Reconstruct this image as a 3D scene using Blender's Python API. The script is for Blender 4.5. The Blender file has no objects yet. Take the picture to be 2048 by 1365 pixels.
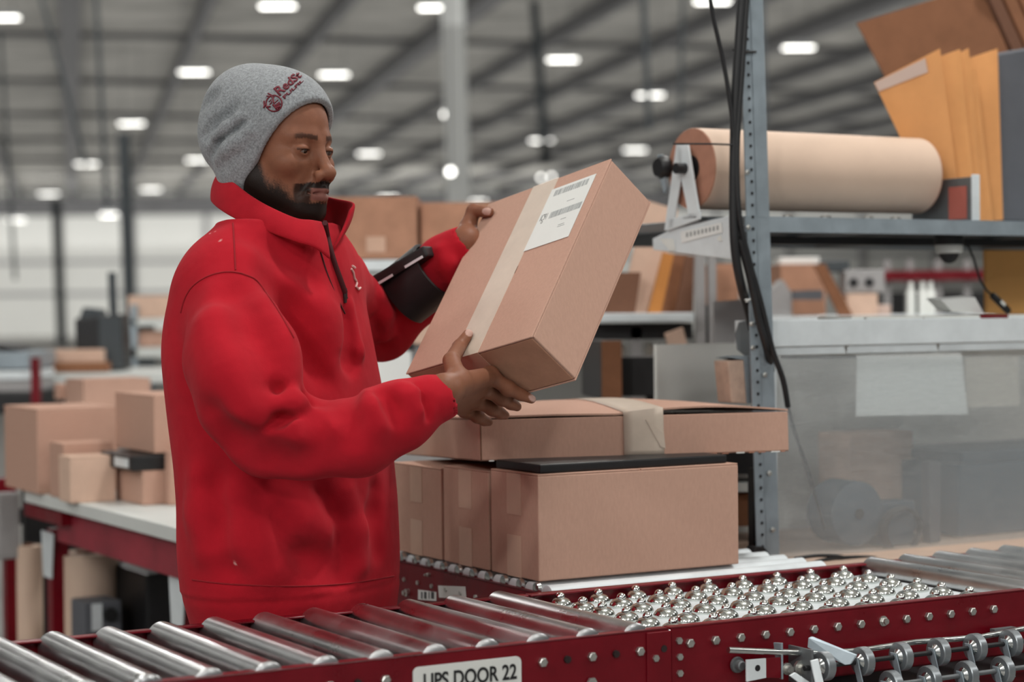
import bpy, bmesh, math, random
import numpy as np
from mathutils import Vector, Matrix

S = bpy.context.scene
COL = S.collection
rnd = random.Random(7)

# ------------------------------------------------------------------ camera
FPX, CX, CY = 3982.0, 1024.0, 682.5          # focal length in pixels of the 2048x1365 frame
PITCH, ROLL, CAMZ = math.atan((682.5 - 622) / FPX), -0.010, 1.35
def _rx(a):
    c, s = math.cos(a), math.sin(a)
    return np.array([[1, 0, 0], [0, c, -s], [0, s, c]])
def _rz(a):
    c, s = math.cos(a), math.sin(a)
    return np.array([[c, -s, 0], [s, c, 0], [0, 0, 1]])
CM = _rx(math.pi / 2 - PITCH) @ _rz(ROLL)
CP = np.array([0, 0, CAMZ])
cam = bpy.data.cameras.new('camera')
cam.sensor_width = 36.0
cam.lens = FPX / 2048 * 36
cam.dof.use_dof = True
cam.dof.focus_distance = 3.42
cam.dof.aperture_fstop = 2.8
cam.clip_end = 500
co = bpy.data.objects.new('camera', cam)
COL.objects.link(co)
M4 = Matrix([list(CM[i]) + [CP[i]] for i in range(3)] + [[0, 0, 0, 1]])
co.matrix_world = M4
S.camera = co

# ------------------------------------------------------------------ world, exposure, lamps of the hall, added unseen lights
S.view_settings.view_transform = 'Standard'
S.view_settings.look = 'None'
S.view_settings.gamma = 1.0
S.view_settings.use_curve_mapping = False
S.view_settings.exposure = 0.0
S.cycles.use_denoising = True
S.cycles.max_bounces = 8
w = bpy.data.worlds.new('hall_light')
S.world = w
w.use_nodes = True
bg = w.node_tree.nodes['Background']
bg.inputs[0].default_value = (0.93, 0.97, 1.0, 1)
bg.inputs[1].default_value = 0.16
def lamp(x, y, z, sx, sy, power, tilt=None, col=(1.0, 0.985, 0.95)):
    l = bpy.data.lights.new('unseen_hall_light', 'AREA')
    l.shape = 'RECTANGLE'; l.size = sx; l.size_y = sy
    l.energy = power; l.color = col
    o = bpy.data.objects.new('unseen_hall_light', l)
    o.location = (x, y, z)
    if tilt is not None:
        o.rotation_euler = (Vector(tilt) - Vector((x, y, z))).to_track_quat('-Z', 'Y').to_euler()
    COL.objects.link(o)
    return o
# rows of high-bay lamps over this part of the hall
def bulb(x, y, z, power, r=0.35, col=(1.0, 0.985, 0.955)):
    l = bpy.data.lights.new('unseen_hall_light', 'POINT'); l.energy = power; l.shadow_soft_size = r; l.color = col
    o = bpy.data.objects.new('unseen_hall_light', l); o.location = (x, y, z); COL.objects.link(o)
LAMP = 305
WGT = {(-5, -3): 1.3, (-5, -10): 2.2, (-12, -3): 1.5, (-12, 4): 0.25, (-12, 11): 0.25, (-12, 18): 0.25, (-5, 11): 0.4, (-5, 4): 0.6, (2, 4): 2.3, (2, -3): 1.0, (2, 11): 1.6, (9, 4): 1.3}  # unequal powers, weighted to shape the light on man and cartons
for x in (-12, -5, 2, 9):
    for y in (-10, -3, 4, 11, 18):
        bulb(x, y, 6.7, LAMP * WGT.get((x, y), 1.0))
bulb(-3.8, -8.5, 6.7, LAMP * 1.9)  # extra unseen point light, added to brighten the left faces of the cartons
# two added unseen area lights: one brightens the roof, one the end wall
lamp(10, 75, 5.6, 170, 110, 26500, tilt=(10, 75, 20))
lamp(-25, 108, 4.5, 70, 5, 4300, tilt=(-25, 200, 4.5))
# ------------------------------------------------------------------ pixel helpers (measuring aids: every thing gets its own distance)
def ray(px, py):
    d = CM @ np.array([(px - CX) / FPX, -(py - CY) / FPX, -1.0])
    return d
def U(px, py, D):
    d = ray(px, py)
    return CP + d * (D / d[1])
def UZ(px, py, z):
    d = ray(px, py)
    return CP + d * ((z - CAMZ) / d[2])
def PJ(p):
    q = CM.T @ (np.asarray(p, float) - CP)
    return np.array([CX - FPX * q[0] / q[2], CY + FPX * q[1] / q[2]])
def solve_px(p, d, px):
    """t with projected x of p+t*d = px (bisection-free, linear in homogeneous coordinates)"""
    q0 = CM.T @ (np.asarray(p, float) - CP); qd = CM.T @ np.asarray(d, float)
    k = (px - CX) / FPX
    return -(q0[0] + k * q0[2]) / (qd[0] + k * qd[2])

# ------------------------------------------------------------------ materials
def lin(c):
    if isinstance(c, str):
        c = tuple(int(c[i:i + 2], 16) for i in (0, 2, 4))
    return tuple(((v / 255 + 0.055) / 1.055) ** 2.4 if v > 10 else v / 255 / 12.92 for v in c) + (1,)
def mat(name, c, rough=0.6, metal=0.0, var=0.0, scale=8.0, stretch=None, bump=0.0, bscale=200.0, emit=None, c2=None, attr=None, sheen=0.0, spec=None, rvar=0.0):
    m = bpy.data.materials.new(name)
    m.use_nodes = True
    nt = m.node_tree; n = nt.nodes; b = n['Principled BSDF']; L = nt.links.new
    b.inputs['Base Color'].default_value = lin(c)
    b.inputs['Roughness'].default_value = rough
    b.inputs['Metallic'].default_value = metal
    if spec is not None: b.inputs['Specular IOR Level'].default_value = spec
    if sheen:
        b.inputs['Sheen Weight'].default_value = sheen
        b.inputs['Sheen Roughness'].default_value = 0.6
    tc = n.new('ShaderNodeTexCoord'); mp = n.new('ShaderNodeMapping')
    L(tc.outputs['Object'], mp.inputs[0])
    oi = n.new('ShaderNodeObjectInfo'); vm = n.new('ShaderNodeVectorMath'); vm.operation = 'SCALE'; vm.inputs[0].default_value = (37, 53, 71)
    L(oi.outputs['Random'], vm.inputs['Scale']); L(vm.outputs[0], mp.inputs['Location'])      # alike things get their own grain
    if stretch: mp.inputs['Scale'].default_value = stretch
    src = None
    if attr:
        a = n.new('ShaderNodeAttribute'); a.attribute_name = attr
        src = a.outputs['Color']
    if var or c2:
        no = n.new('ShaderNodeTexNoise'); no.inputs['Scale'].default_value = scale
        no.inputs['Detail'].default_value = 5; no.inputs['Roughness'].default_value = 0.65
        L(mp.outputs[0], no.inputs[0])
        mx = n.new('ShaderNodeMix'); mx.data_type = 'RGBA'
        if c2:
            rp = n.new('ShaderNodeMapRange'); rp.inputs[1].default_value = 0.5 - var; rp.inputs[2].default_value = 0.5 + var
            L(no.outputs[0], rp.inputs[0]); L(rp.outputs[0], mx.inputs[0])
            mx.inputs[6].default_value = lin(c); mx.inputs[7].default_value = lin(c2)
            if src: L(src, mx.inputs[6])
        else:
            mx.blend_type = 'MULTIPLY'; mx.inputs[0].default_value = 1.0
            mx.inputs[6].default_value = lin(c)
            if src: L(src, mx.inputs[6])
            rp = n.new('ShaderNodeMapRange'); rp.inputs[1].default_value = 0.3; rp.inputs[2].default_value = 0.7
            rp.inputs[3].default_value = 1 - var; rp.inputs[4].default_value = 1 + var * 0.4
            L(no.outputs[0], rp.inputs[0]); L(rp.outputs[0], mx.inputs[7])
        L(mx.outputs[2], b.inputs['Base Color'])
        if rvar:
            r2 = n.new('ShaderNodeMapRange'); r2.inputs[1].default_value = 0.35; r2.inputs[2].default_value = 0.65
            r2.inputs[3].default_value = max(0.02, rough - rvar); r2.inputs[4].default_value = rough + rvar
            L(no.outputs[0], r2.inputs[0]); L(r2.outputs[0], b.inputs['Roughness'])
    elif src:
        L(src, b.inputs['Base Color'])
    if bump:
        nb = n.new('ShaderNodeTexNoise'); nb.inputs['Scale'].default_value = bscale; nb.inputs['Detail'].default_value = 3
        L(mp.outputs[0], nb.inputs[0])
        bu = n.new('ShaderNodeBump'); bu.inputs['Strength'].default_value = bump; bu.inputs['Distance'].default_value = 0.002
        L(nb.outputs[0], bu.inputs['Height']); L(bu.outputs[0], b.inputs['Normal'])
    if emit:
        b.inputs['Emission Color'].default_value = lin(c); b.inputs['Emission Strength'].default_value = emit
    return m

MT = {}
MT['card'] = mat('cardboard', (192, 154, 136), 0.85, var=0.07, scale=60, stretch=(4, 4, 1.2), bump=0.10, bscale=300, c2=None, spec=0.2)
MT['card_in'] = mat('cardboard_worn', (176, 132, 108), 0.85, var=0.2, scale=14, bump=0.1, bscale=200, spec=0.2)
MT['card_pink'] = mat('cardboard_pale', (214, 182, 162), 0.85, var=0.1, scale=12, bump=0.1, spec=0.2)
MT['card_brown'] = mat('cardboard_brown', (142, 98, 72), 0.85, var=0.15, scale=15, bump=0.1, spec=0.2)
MT['card_edge'] = mat('cardboard_edge', (120, 82, 62), 0.9, var=0.3, scale=200)
MT['tape'] = mat('paper_tape', (206, 190, 174), 0.45, var=0.07, scale=25)
MT['tape_tan'] = mat('clear_tape', (202, 166, 144), 0.3, var=0.06, scale=25)
MT['label'] = mat('label_paper', (222, 224, 220), 0.5, var=0.03, scale=10)
MT['ink'] = mat('label_ink', (70, 72, 74), 0.6)
MT['ink_grey'] = mat('label_ink_grey', (150, 154, 154), 0.6)
MT['red'] = mat('red_paint', (112, 8, 24), 0.36, spec=0.3, var=0.25, scale=9, stretch=(1, 1, 1), rvar=0.1, bump=0.03, bscale=60)
MT['red_old'] = mat('red_paint_worn', (150, 44, 58), 0.5, var=0.3, scale=7)
MT['chrome'] = mat('bright_zinc', (205, 208, 206), 0.2, 1.0, var=0.12, scale=12, rvar=0.06)
MT['steel'] = mat('roller_steel', (204, 205, 206), 0.33, 1.0, var=0.14, scale=7, rvar=0.07)
MT['ball'] = mat('ball_steel', (225, 226, 224), 0.07, 1.0)
MT['cup'] = mat('cup_zinc', (214, 218, 214), 0.16, 1.0, var=0.1, scale=30)
MT['zinc'] = mat('galvanised', (156, 168, 176), 0.45, 0.35, var=0.16, scale=14, rvar=0.1)
MT['zinc_l'] = mat('galvanised_light', (222, 229, 232), 0.45, 0.05, var=0.12, scale=9, rvar=0.1)
MT['zinc_d'] = mat('galvanised_dark', (120, 124, 126), 0.5, 0.6, var=0.15, scale=14)
MT['black'] = mat('black_plastic', (26, 26, 28), 0.45, var=0.2, scale=30)
MT['rubber'] = mat('black_cable', (24, 25, 27), 0.5)
MT['bolt'] = mat('bolt_zinc', (205, 205, 200), 0.3, 0.9, var=0.25, scale=60)
MT['bolt_d'] = mat('bolt_dark', (74, 62, 62), 0.45, 0.8, var=0.25, scale=60)
MT['white'] = mat('white_laminate', (214, 217, 214), 0.45, var=0.05, scale=5)
MT['wheel'] = mat('wheel_zinc', (150, 156, 160), 0.36, 0.7, var=0.12, scale=30)
MT['env_b'] = mat('manila_bright', (244, 184, 108), 0.6, var=0.06, scale=9)
MT['kraft'] = mat('kraft_paper', (212, 186, 166), 0.7, var=0.05, scale=6, spec=0.25)
MT['kraft_end'] = mat('kraft_roll_end', (176, 126, 104), 0.85, var=0.12, scale=40)
MT['env'] = mat('manila_padded', (226, 160, 100), 0.6, var=0.08, scale=9, bump=0.12, bscale=50, spec=0.3)
MT['env_flap'] = mat('manila_liner', (205, 180, 168), 0.5)
MT['env_d'] = mat('manila_deep', (196, 128, 60), 0.6, var=0.1, scale=9)
MT['grey_p'] = mat('grey_plastic', (92, 94, 100), 0.6, var=0.1, scale=12)
MT['grey_l'] = mat('grey_steel_painted', (156, 154, 154), 0.55, var=0.08, scale=8)
MT['wood'] = mat('worktop_wood', (196, 170, 152), 0.6, var=0.14, scale=10, stretch=(1, 8, 8))
MT['paper'] = mat('white_paper', (226, 228, 226), 0.7)
MT['lblue'] = mat('blue_grey_plastic', (74, 92, 106), 0.5, var=0.1, scale=10)
MT['brush'] = mat('foam_pad', (190, 166, 150), 0.9, var=0.2, scale=40)

# ------------------------------------------------------------------ mesh builder
class MB:
    def __init__(s): s.v = []; s.f = []; s.mi = []; s.m = 0; s.sm = []; s.smooth = False
    def add(s, vs, fs, mi=None):
        o = len(s.v); s.v += [tuple(map(float, p)) for p in vs]
        for f in fs:
            s.f.append([o + i for i in f]); s.mi.append(s.m if mi is None else mi); s.sm.append(s.smooth)
    def box(s, p, ax, ay, az):
        """p = corner, ax ay az = edge vectors"""
        p, ax, ay, az = map(lambda q: np.asarray(q, float), (p, ax, ay, az))
        vs = [p + i * ax + j * ay + k * az for k in (0, 1) for j in (0, 1) for i in (0, 1)]
        fs = [[0, 2, 3, 1], [4, 5, 7, 6], [0, 1, 5, 4], [2, 6, 7, 3], [0, 4, 6, 2], [1, 3, 7, 5]]
        if np.dot(np.cross(ax, ay), az) < 0: fs = [f[::-1] for f in fs]
        s.add(vs, fs)
    def cbox(s, c, dx, dy, dz, R=None):
        R = np.eye(3) if R is None else np.asarray(R)
        ax, ay, az = R[:, 0] * dx, R[:, 1] * dy, R[:, 2] * dz
        s.box(np.asarray(c, float) - (ax + ay + az) / 2, ax, ay, az)
    def lathe(s, o, axis, prof, n=16, up=None):
        """prof: list of (distance along the axis, radius)"""
        o = np.asarray(o, float); z = np.asarray(axis, float); z = z / np.linalg.norm(z)
        t = np.array([0, 0, 1.0]) if abs(z[2]) < 0.9 else np.array([1.0, 0, 0])
        x = np.cross(t, z); x /= np.linalg.norm(x); y = np.cross(z, x)
        vs = []; fs = []
        for (h, r) in prof:
            for i in range(n):
                a = 2 * math.pi * i / n
                vs.append(o + z * h + (x * math.cos(a) + y * math.sin(a)) * r)
        for j in range(len(prof) - 1):
            for i in range(n):
                k = (i + 1) % n
                fs.append([j * n + i, j * n + k, (j + 1) * n + k, (j + 1) * n + i])
        fs.append([i for i in range(n)][::-1]); fs.append([(len(prof) - 1) * n + i for i in range(n)])
        s.add(vs, fs)
    def cyl(s, a, b, r, n=12):
        a = np.asarray(a, float); b = np.asarray(b, float)
        s.lathe(a, b - a, [(0, r), (np.linalg.norm(b - a), r)], n)
    def tube(s, pts, r, n=8):
        pts = [np.asarray(p, float) for p in pts]
        rs = r if isinstance(r, (list, tuple)) else [r] * len(pts)
        vs = []; fs = []; x = None
        for i, p in enumerate(pts):
            t = pts[min(i + 1, len(pts) - 1)] - pts[max(i - 1, 0)]; t = t / np.linalg.norm(t)
            if x is None:
                h = np.array([0, 0, 1.0]) if abs(t[2]) < 0.9 else np.array([1.0, 0, 0])
                x = np.cross(h, t)
            x = x - t * np.dot(x, t); x /= np.linalg.norm(x); y = np.cross(t, x)
            for k in range(n):
                a = 2 * math.pi * k / n
                vs.append(p + (x * math.cos(a) + y * math.sin(a)) * rs[i])
        for j in range(len(pts) - 1):
            for i in range(n):
                k = (i + 1) % n
                fs.append([j * n + i, j * n + k, (j + 1) * n + k, (j + 1) * n + i])
        fs.append(list(range(n))[::-1]); fs.append([(len(pts) - 1) * n + i for i in range(n)])
        s.add(vs, fs)
    def prism(s, poly, d):
        """poly: 3d polygon, extruded by the vector d"""
        poly = [np.asarray(p, float) for p in poly]; d = np.asarray(d, float); n = len(poly)
        nm = sum(np.cross(poly[i] - poly[0], poly[i + 1] - poly[0]) for i in range(1, n - 1))
        vs = poly + [p + d for p in poly]
        fs = [list(range(n))[::-1], [n + i for i in range(n)]] + [[i, (i + 1) % n, n + (i + 1) % n, n + i] for i in range(n)]
        if np.dot(nm, d) < 0: fs = [f[::-1] for f in fs]
        s.add(vs, fs)
    def build(s, name, mats, parent=None, bevel=0, seg=2, smooth=None, loc=None):
        me = bpy.data.meshes.new(name)
        v = np.array(s.v)
        if loc is not None: v = v - np.asarray(loc)
        me.from_pydata([tuple(p) for p in v], [], s.f)
        mats = mats if isinstance(mats, (list, tuple)) else [mats]
        for m in mats: me.materials.append(MT[m] if isinstance(m, str) else m)
        if len(mats) > 1: me.polygons.foreach_set('material_index', s.mi)
        o = bpy.data.objects.new(name, me)
        COL.objects.link(o)
        if loc is not None: o.location = tuple(loc)
        if bevel:
            bm = bmesh.new(); bm.from_mesh(me)
            es = [e for e in bm.edges if len(e.link_faces) == 2 and e.calc_face_angle(0) > 0.6]
            bmesh.ops.bevel(bm, geom=es, offset=bevel, segments=seg, affect='EDGES', profile=0.6)
            bm.to_mesh(me); bm.free()
        if smooth:
            me.polygons.foreach_set('use_smooth', [True] * len(me.polygons))
            me.set_sharp_from_angle(angle=math.radians(smooth))
        if parent: put(o, parent)
        return o
def put(o, parent):
    """parent keeping the place in the world; parents are never rotated or scaled here unless noted"""
    o.parent = parent
    o.matrix_parent_inverse = wm(parent).inverted()
def wm(o):
    m = o.matrix_basis.copy()
    return (wm(o.parent) @ o.matrix_parent_inverse @ m) if o.parent else m
def thing(name, label, cat, loc, group=None):
    o = bpy.data.objects.new(name, None)
    o.empty_display_size = 0.05
    COL.objects.link(o)
    o.location = tuple(map(float, loc))
    return tag(o, label, cat, group)
def tag(o, label=None, cat=None, group=None, kind=None):
    if label: o['label'] = label
    if cat: o['category'] = cat
    if group: o['group'] = group
    if kind: o['kind'] = kind
    return o
def copy_part(o, parent, shift):
    c = o.copy(); COL.objects.link(c)
    c.parent = parent
    c.matrix_parent_inverse = wm(parent).inverted()
    c.matrix_basis = Matrix.Translation(Vector(shift)) @ o.matrix_basis
    return c
def text_obj(name, body, size, o, xd, yd, material, parent, ext=0.0004, align='CENTER', bold=0.0, sx=1.0):
    cu = bpy.data.curves.new(name, 'FONT')
    cu.body = body; cu.size = size; cu.align_x = align; cu.align_y = 'CENTER'; cu.extrude = ext; cu.offset = bold
    cu.materials.append(MT[material] if isinstance(material, str) else material)
    t = bpy.data.objects.new(name, cu); COL.objects.link(t)
    x = Vector(xd).normalized(); y = Vector(yd); y = (y - x * y.dot(x)).normalized(); z = x.cross(y)
    t.matrix_basis = Matrix([[x[i] * sx, y[i], z[i], float(o[i])] for i in range(3)] + [[0, 0, 0, 1]])
    dg = bpy.context.evaluated_depsgraph_get(); me = bpy.data.meshes.new_from_object(t.evaluated_get(dg))
    q = bpy.data.objects.new(name, me); COL.objects.link(q); q.matrix_basis = t.matrix_basis.copy(); bpy.data.objects.remove(t)
    put(q, parent)
    return q

E1 = np.array([math.cos(math.radians(30)), math.sin(math.radians(30)), 0])    # along the main conveyor, right and away
E2 = np.array([E1[1], -E1[0], 0])                                              # along its rollers, right and towards the camera
Z = np.array([0, 0, 1.0])
def hdir(deg): return np.array([math.cos(math.radians(deg)), math.sin(math.radians(deg)), 0])

# ------------------------------------------------------------------ the hall
mb = MB(); mb.box((-90, -12, -0.1), (220, 0, 0), (0, 150, 0), (0, 0, 0.1))
MT['floor'] = mat('concrete_floor', (138, 136, 133), 0.4, var=0.2, scale=0.6)
tag(mb.build('floor', 'floor'), kind='structure')
MT['ceil'] = mat('roof_insulation', (178, 176, 170), 0.75, var=0.55, scale=0.3, stretch=(1, 2.2, 1))
MT['joist'] = mat('roof_steel', (100, 100, 102), 0.6, var=0.2, scale=0.5)
CZ = 9.2
mb = MB(); mb.box((-90, -12, CZ), (220, 0, 0), (0, 150, 0), (0, 0, 0.2))
ceiling = tag(mb.build('ceiling', 'ceil'), kind='structure')
dj = np.array([-0.215, 0.977, 0]); dp = np.array([0.977, 0.215, 0])
for k in range(-16, 30):
    c = dp * (k * 3.3) + Z * (CZ - 0.42)
    mb = MB(); wd = 0.55 if k % 3 == 0 else 0.24
    mb.box(c - dp * wd / 2 - dj * 5, dp * wd, dj * 150, Z * 0.42)
    mb.build('joist', 'joist', ceiling)
for k in range(2, 12):
    c = dj * (k * 11.3) + Z * (CZ - 0.16)
    mb = MB(); mb.box(c - dp * 60, dp * 170, dj * 0.22, Z * 0.14)
    mb.build('purlin', 'joist', ceiling)
MT['wall'] = mat('white_wall', (232, 233, 229), 0.7, var=0.05, scale=0.2)
MT['wall_grey'] = mat('grey_wall_strip', (150, 150, 152), 0.7)
WY = 126
mb = MB(); mb.box((-90, WY, 0), (220, 0, 0), (0, 0.3, 0), (0, 0, CZ))
wall = tag(mb.build('wall_back', 'wall'), kind='structure')
for k in range(-12, 16):
    mb = MB(); mb.box((k * 4.6 - 1, WY - 0.25, 0), (0.28, 0, 0), (0, 0.25, 0), (0, 0, CZ - 0.8)); mb.build('wall_column', 'wall_grey', wall)
for z in (2.6, 4.6):
    mb = MB(); mb.box((-90, WY - 0.2, z), (220, 0, 0), (0, 0.2, 0), (0, 0, 0.22)); mb.build('wall_girt', 'wall_grey', wall)
mb = MB(); mb.box((-90, WY - 1.2, CZ - 1.6), (220, 0, 0), (0, 0.5, 0), (0, 0, 1.1)); tag(mb.build('trim_1', 'joist'), kind='structure')

# lamps in view: linear high-bay fixtures
MT['glow'] = mat('lamp_diffuser', (255, 253, 246), 0.5, emit=6.0)
MT['lampbody'] = mat('lamp_housing', (196, 198, 198), 0.5)
def lens_mesh(sx, sy):
    m = MB(); m.box((-sx / 2, -sy / 2, -0.02), (sx, 0, 0), (0, sy, 0), (0, 0, 0.02)); return m
hm = lens_mesh(0.62, 0.22).build('diffuser', 'glow'); bpy.data.objects.remove(hm)
_lens = bpy.data.meshes['diffuser']
m = MB(); m.prism([(-0.33, -0.13, 0), (0.33, -0.13, 0), (0.33, 0.13, 0), (-0.33, 0.13, 0)], (0, 0, 0.05)); m.box((-0.25, -0.06, 0.05), (0.5, 0, 0), (0, 0.12, 0), (0, 0, 0.07))
hm = m.build('housing', 'lampbody'); bpy.data.objects.remove(hm); _house = bpy.data.meshes['housing']
m = MB(); m.cyl((-0.22, 0, 0.12), (-0.22, 0, 2.3), 0.008, 6); m.cyl((0.22, 0, 0.12), (0.22, 0, 2.3), 0.008, 6)
hm = m.build('hanger', 'joist'); bpy.data.objects.remove(hm); _hang = bpy.data.meshes['hanger']
LL = [(555, 12, 'above the beanie at the top edge'), (872, 15, 'touching the pale pillar up high'), (1425, 2, 'beside the thin black cable'),
      (388, 144, 'left of the crown of the beanie'), (668, 149, 'just right of the beanie lettering'), (1125, 119, 'high over the held carton'),
      (1597, 95, 'right of the steel post, high under the roof'), (1300, 190, 'over the left end of the paper roll'), (263, 247, 'on top of the dark leaning post'),
      (1083, 281, 'straight over the top of the held carton'), (1270, 300, 'next to the upper corner of the held carton'), (738, 307, 'in front of the man\'s nose'),
      (395, 320, 'half behind the back of the beanie'), (173, 328, 'left of the dark leaning post'), (302, 379, 'right of the dark leaning post'),
      (97, 388, 'level with the white wall top'), (777, 395, 'just over the cartons behind the man\'s chest'), (955, 403, 'behind the hand at the top of the carton'),
      (218, 430, 'low before the white wall, near the dark post'), (33, 440, 'lowest and leftmost before the white wall'), (3, 35, 'in the top left corner of the view')]
for (px, py, how) in LL:
    D = 5.5 * FPX / (622 - py + (px - 1024) * -0.01)
    p = U(px, py, D)
    t = thing('high_bay_light', 'glowing white linear high bay lamp ' + how, 'lamp', p, 'high bay lamps under the roof')
    t.scale = (0.75 + D / 160,) * 3
    for me in (_lens, _house, _hang):
        o = bpy.data.objects.new(me.name, me); COL.objects.link(o); o.parent = t
for (px, py, D, how) in ((892, 228, 30, 'upper one on the pale pillar'), (901, 343, 29, 'lower one on the pale pillar'), (1082, 355, 60, 'left of the pair above the held carton'), (1103, 353, 62, 'right and fainter of the pair above the held carton')):
    p = U(px, py, D)
    t = thing('spot_lamp', 'small round glowing lamp, ' + how, 'lamp', p)
    m = MB(); m.lathe(p, (0, -1, -0.4), [(0, 0.02), (0.02, 0.055), (0.03, 0.05)], 12); m.build('lens', 'glow', t)
    m = MB(); m.lathe(p, (0, 1, 0.4), [(0.0, 0.06), (0.08, 0.05), (0.14, 0.02)], 12); m.build('housing', 'lampbody', t)
    m = MB(); m.cyl(p + np.array([0, 0.05, 0.03]), (p[0], p[1] + 0.05, CZ), 0.012, 6); m.build('hanger', 'joist', t)

# pillars, posts and hanging conduits in the distance (each leans a little, as in the photograph)
MT['pill'] = mat('pillar_paint', (206, 208, 206), 0.6, var=0.06, scale=1)
MT['post_d'] = mat('dark_post', (62, 68, 72), 0.6, var=0.1, scale=1)
def leaning(name, a, b, D, wpx, material, label=None, cat=None, n=0, kind=None):
    """post between two measured points at distance D"""
    pa, pb = U(*a, D), U(*b, D)
    d = (pb - pa); r = wpx / 2 * D / FPX
    m = MB()
    if n: m.tube([pa, pb], r, n)
    else:
        x = np.array([1.0, 0, 0]); y = np.array([0, 1.0, 0])
        m.box(pa - x * r - y * r, x * 2 * r, y * 2 * r, d)
        m.box(pa - x * r * 1.25 - y * r * 1.25, x * 2.5 * r, y * 2.5 * r, d * 0.03)
    o = m.build(name, material)
    return tag(o, label, cat, kind=kind)
leaning('pillar', (936, 1000), (903, -80), 30, 46, 'pill', kind='structure')
leaning('pillar', (262, 690), (248, 268), 24, 22, 'post_d', kind='structure')
leaning('pillar', (124, 690), (112, 400), 40, 16, 'post_d', kind='structure')
leaning('post', (232, 745), (224, 545), 9.0, 15, 'post_d', 'dark grey upright post behind the black bin', 'post')
leaning('conduit', (214, 420), (190, -40), 20, 9, 'post_d', 'thin dark conduit dropping from the roof, straighter one at left', 'conduit', 8)
leaning('conduit', (172, 330), (78, -20), 20, 8, 'post_d', 'thin dark conduit slanting down from the roof at left', 'conduit', 8)
leaning('conduit', (30, 560), (0, 60), 24, 7, 'post_d', 'thin dark conduit at the far left edge of the view', 'conduit', 8)
leaning('conduit', (1298, 260), (1286, -30), 22, 12, 'post_d', 'thin dark roof conduit left of the paper roll', 'conduit', 8)
leaning('conduit', (1360, 245), (1366, -30), 22, 8, 'post_d', 'thin dark roof conduit above the end of the paper roll', 'conduit', 8)
leaning('pillar', (1527, 250), (1522, -40), 16, 14, 'post_d', kind='structure')
leaning('conduit', (1092, 330), (1068, 2), 50, 18, 'post_d', 'short dark drop pipe under a lamp over the held carton', 'conduit', 8)
# ------------------------------------------------------------------ main conveyor
PF = U(1024, 1290, 3.0); ZR = PF[2]
PB = UZ(1024, 1190, ZR)
PB = PB - E1 * np.dot(PB - PF, E1)
WID = np.dot(PB - PF, -E2)
def MC(t, s, z=0.0):
    """point of the main conveyor: t along it, s from the front rail towards the back rail, z above the rail tops"""
    return PF + E1 * t - E2 * s + Z * z
def t_at(px, s, z=0.0): return solve_px(MC(0, s, z), E1, px)
T0, TJ, TM, T1 = -1.35, t_at(1340, 0), t_at(1830, 0), 2.1
conv = thing('roller_conveyor', 'red framed roller conveyor with a ball table section, running across the front', 'conveyor', MC(0, WID / 2, -ZR))
RT = 0.004
def channel(t0, t1, s, sgn, hgt=0.112, lip=0.022):
    """C channel, web at s, flanges turned inwards (sgn=+1 towards the back)"""
    m = MB()
    m.box(MC(t0, s, -hgt), E1 * (t1 - t0), -E2 * RT * sgn, Z * hgt)
    m.box(MC(t0, s, -RT), E1 * (t1 - t0), -E2 * lip * sgn, Z * RT)
    m.box(MC(t0, s, -hgt), E1 * (t1 - t0), -E2 * lip * 1.6 * sgn, Z * RT)
    return m
for a, b in ((T0, TJ - 0.002), (TJ + 0.002, T1)):
    channel(a, b, 0, 1).build('side_rail', 'red', conv, bevel=0.0012, seg=1)
    channel(a, b, WID, -1).build('side_rail', 'red', conv, bevel=0.0012, seg=1)
tsa, tsb = t_at(824, 0), t_at(1040, 0)           # extent of the door sign
# rollers
RR = 0.0245; RZ = -0.0135
def roller(t, s0=0.008, s1=None):
    s1 = WID - 0.008 if s1 is None else s1
    m = MB(); a, b = MC(t, s0, RZ), MC(t, s1, RZ); n = np.linalg.norm(b - a)
    m.lathe(a, b - a, [(0.0, 0.012), (0.0005, RR - 0.004), (0.003, RR), (n - 0.003, RR), (n - 0.0005, RR - 0.004), (n, 0.012)], 28)
    return m
rollers = []
r0 = None
t_first = t_at(990, WID)
tl = [t_first - 0.0889 * k for k in range(0, 15)]
tr0 = t_at(1735, WID, 0.01)
tl += [tr0 + 0.0889 * k for k in range(0, 14) if tr0 + 0.0889 * k < T1]
for t in tl:
    if r0 is None:
        r0 = roller(t).build('roller', 'steel', conv, smooth=40, loc=MC(t, 0, 0)); tr = t
        h = MB(); h.lathe(MC(t, -0.003, RZ - 0.018), E2, [(-0.004, 0.0074), (0.003, 0.0074), (0.004, 0.006)], 6)
        b0 = h.build('axle_end', 'bolt', conv, loc=MC(t, 0, 0))
        h = MB(); h.lathe(MC(t, WID - 0.004, RZ - 0.014), E2, [(0, 0.0062), (0.006, 0.0062)], 6)
        b1 = h.build('axle_end', 'bolt', conv, loc=MC(t, 0, 0))
        h = MB(); h.lathe(MC(t, -0.002, RZ - 0.018), E2, [(-0.004, 0.0062), (0.0025, 0.0058)], 8)
        b2 = h.build('axle_hole', 'bolt_d', conv, loc=MC(t, 0, 0))
        copy_part(b2, conv, E1 * 0.0445)
    else:
        copy_part(r0, conv, E1 * (t - tr))
        copy_part(b1, conv, E1 * (t - tr))
        if not tsa - 0.012 < t < tsb + 0.012: copy_part(b0, conv, E1 * (t - tr))
        if not tsa - 0.012 < t + 0.0445 < tsb + 0.012: copy_part(b2, conv, E1 * (t - tr + 0.0445))
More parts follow.
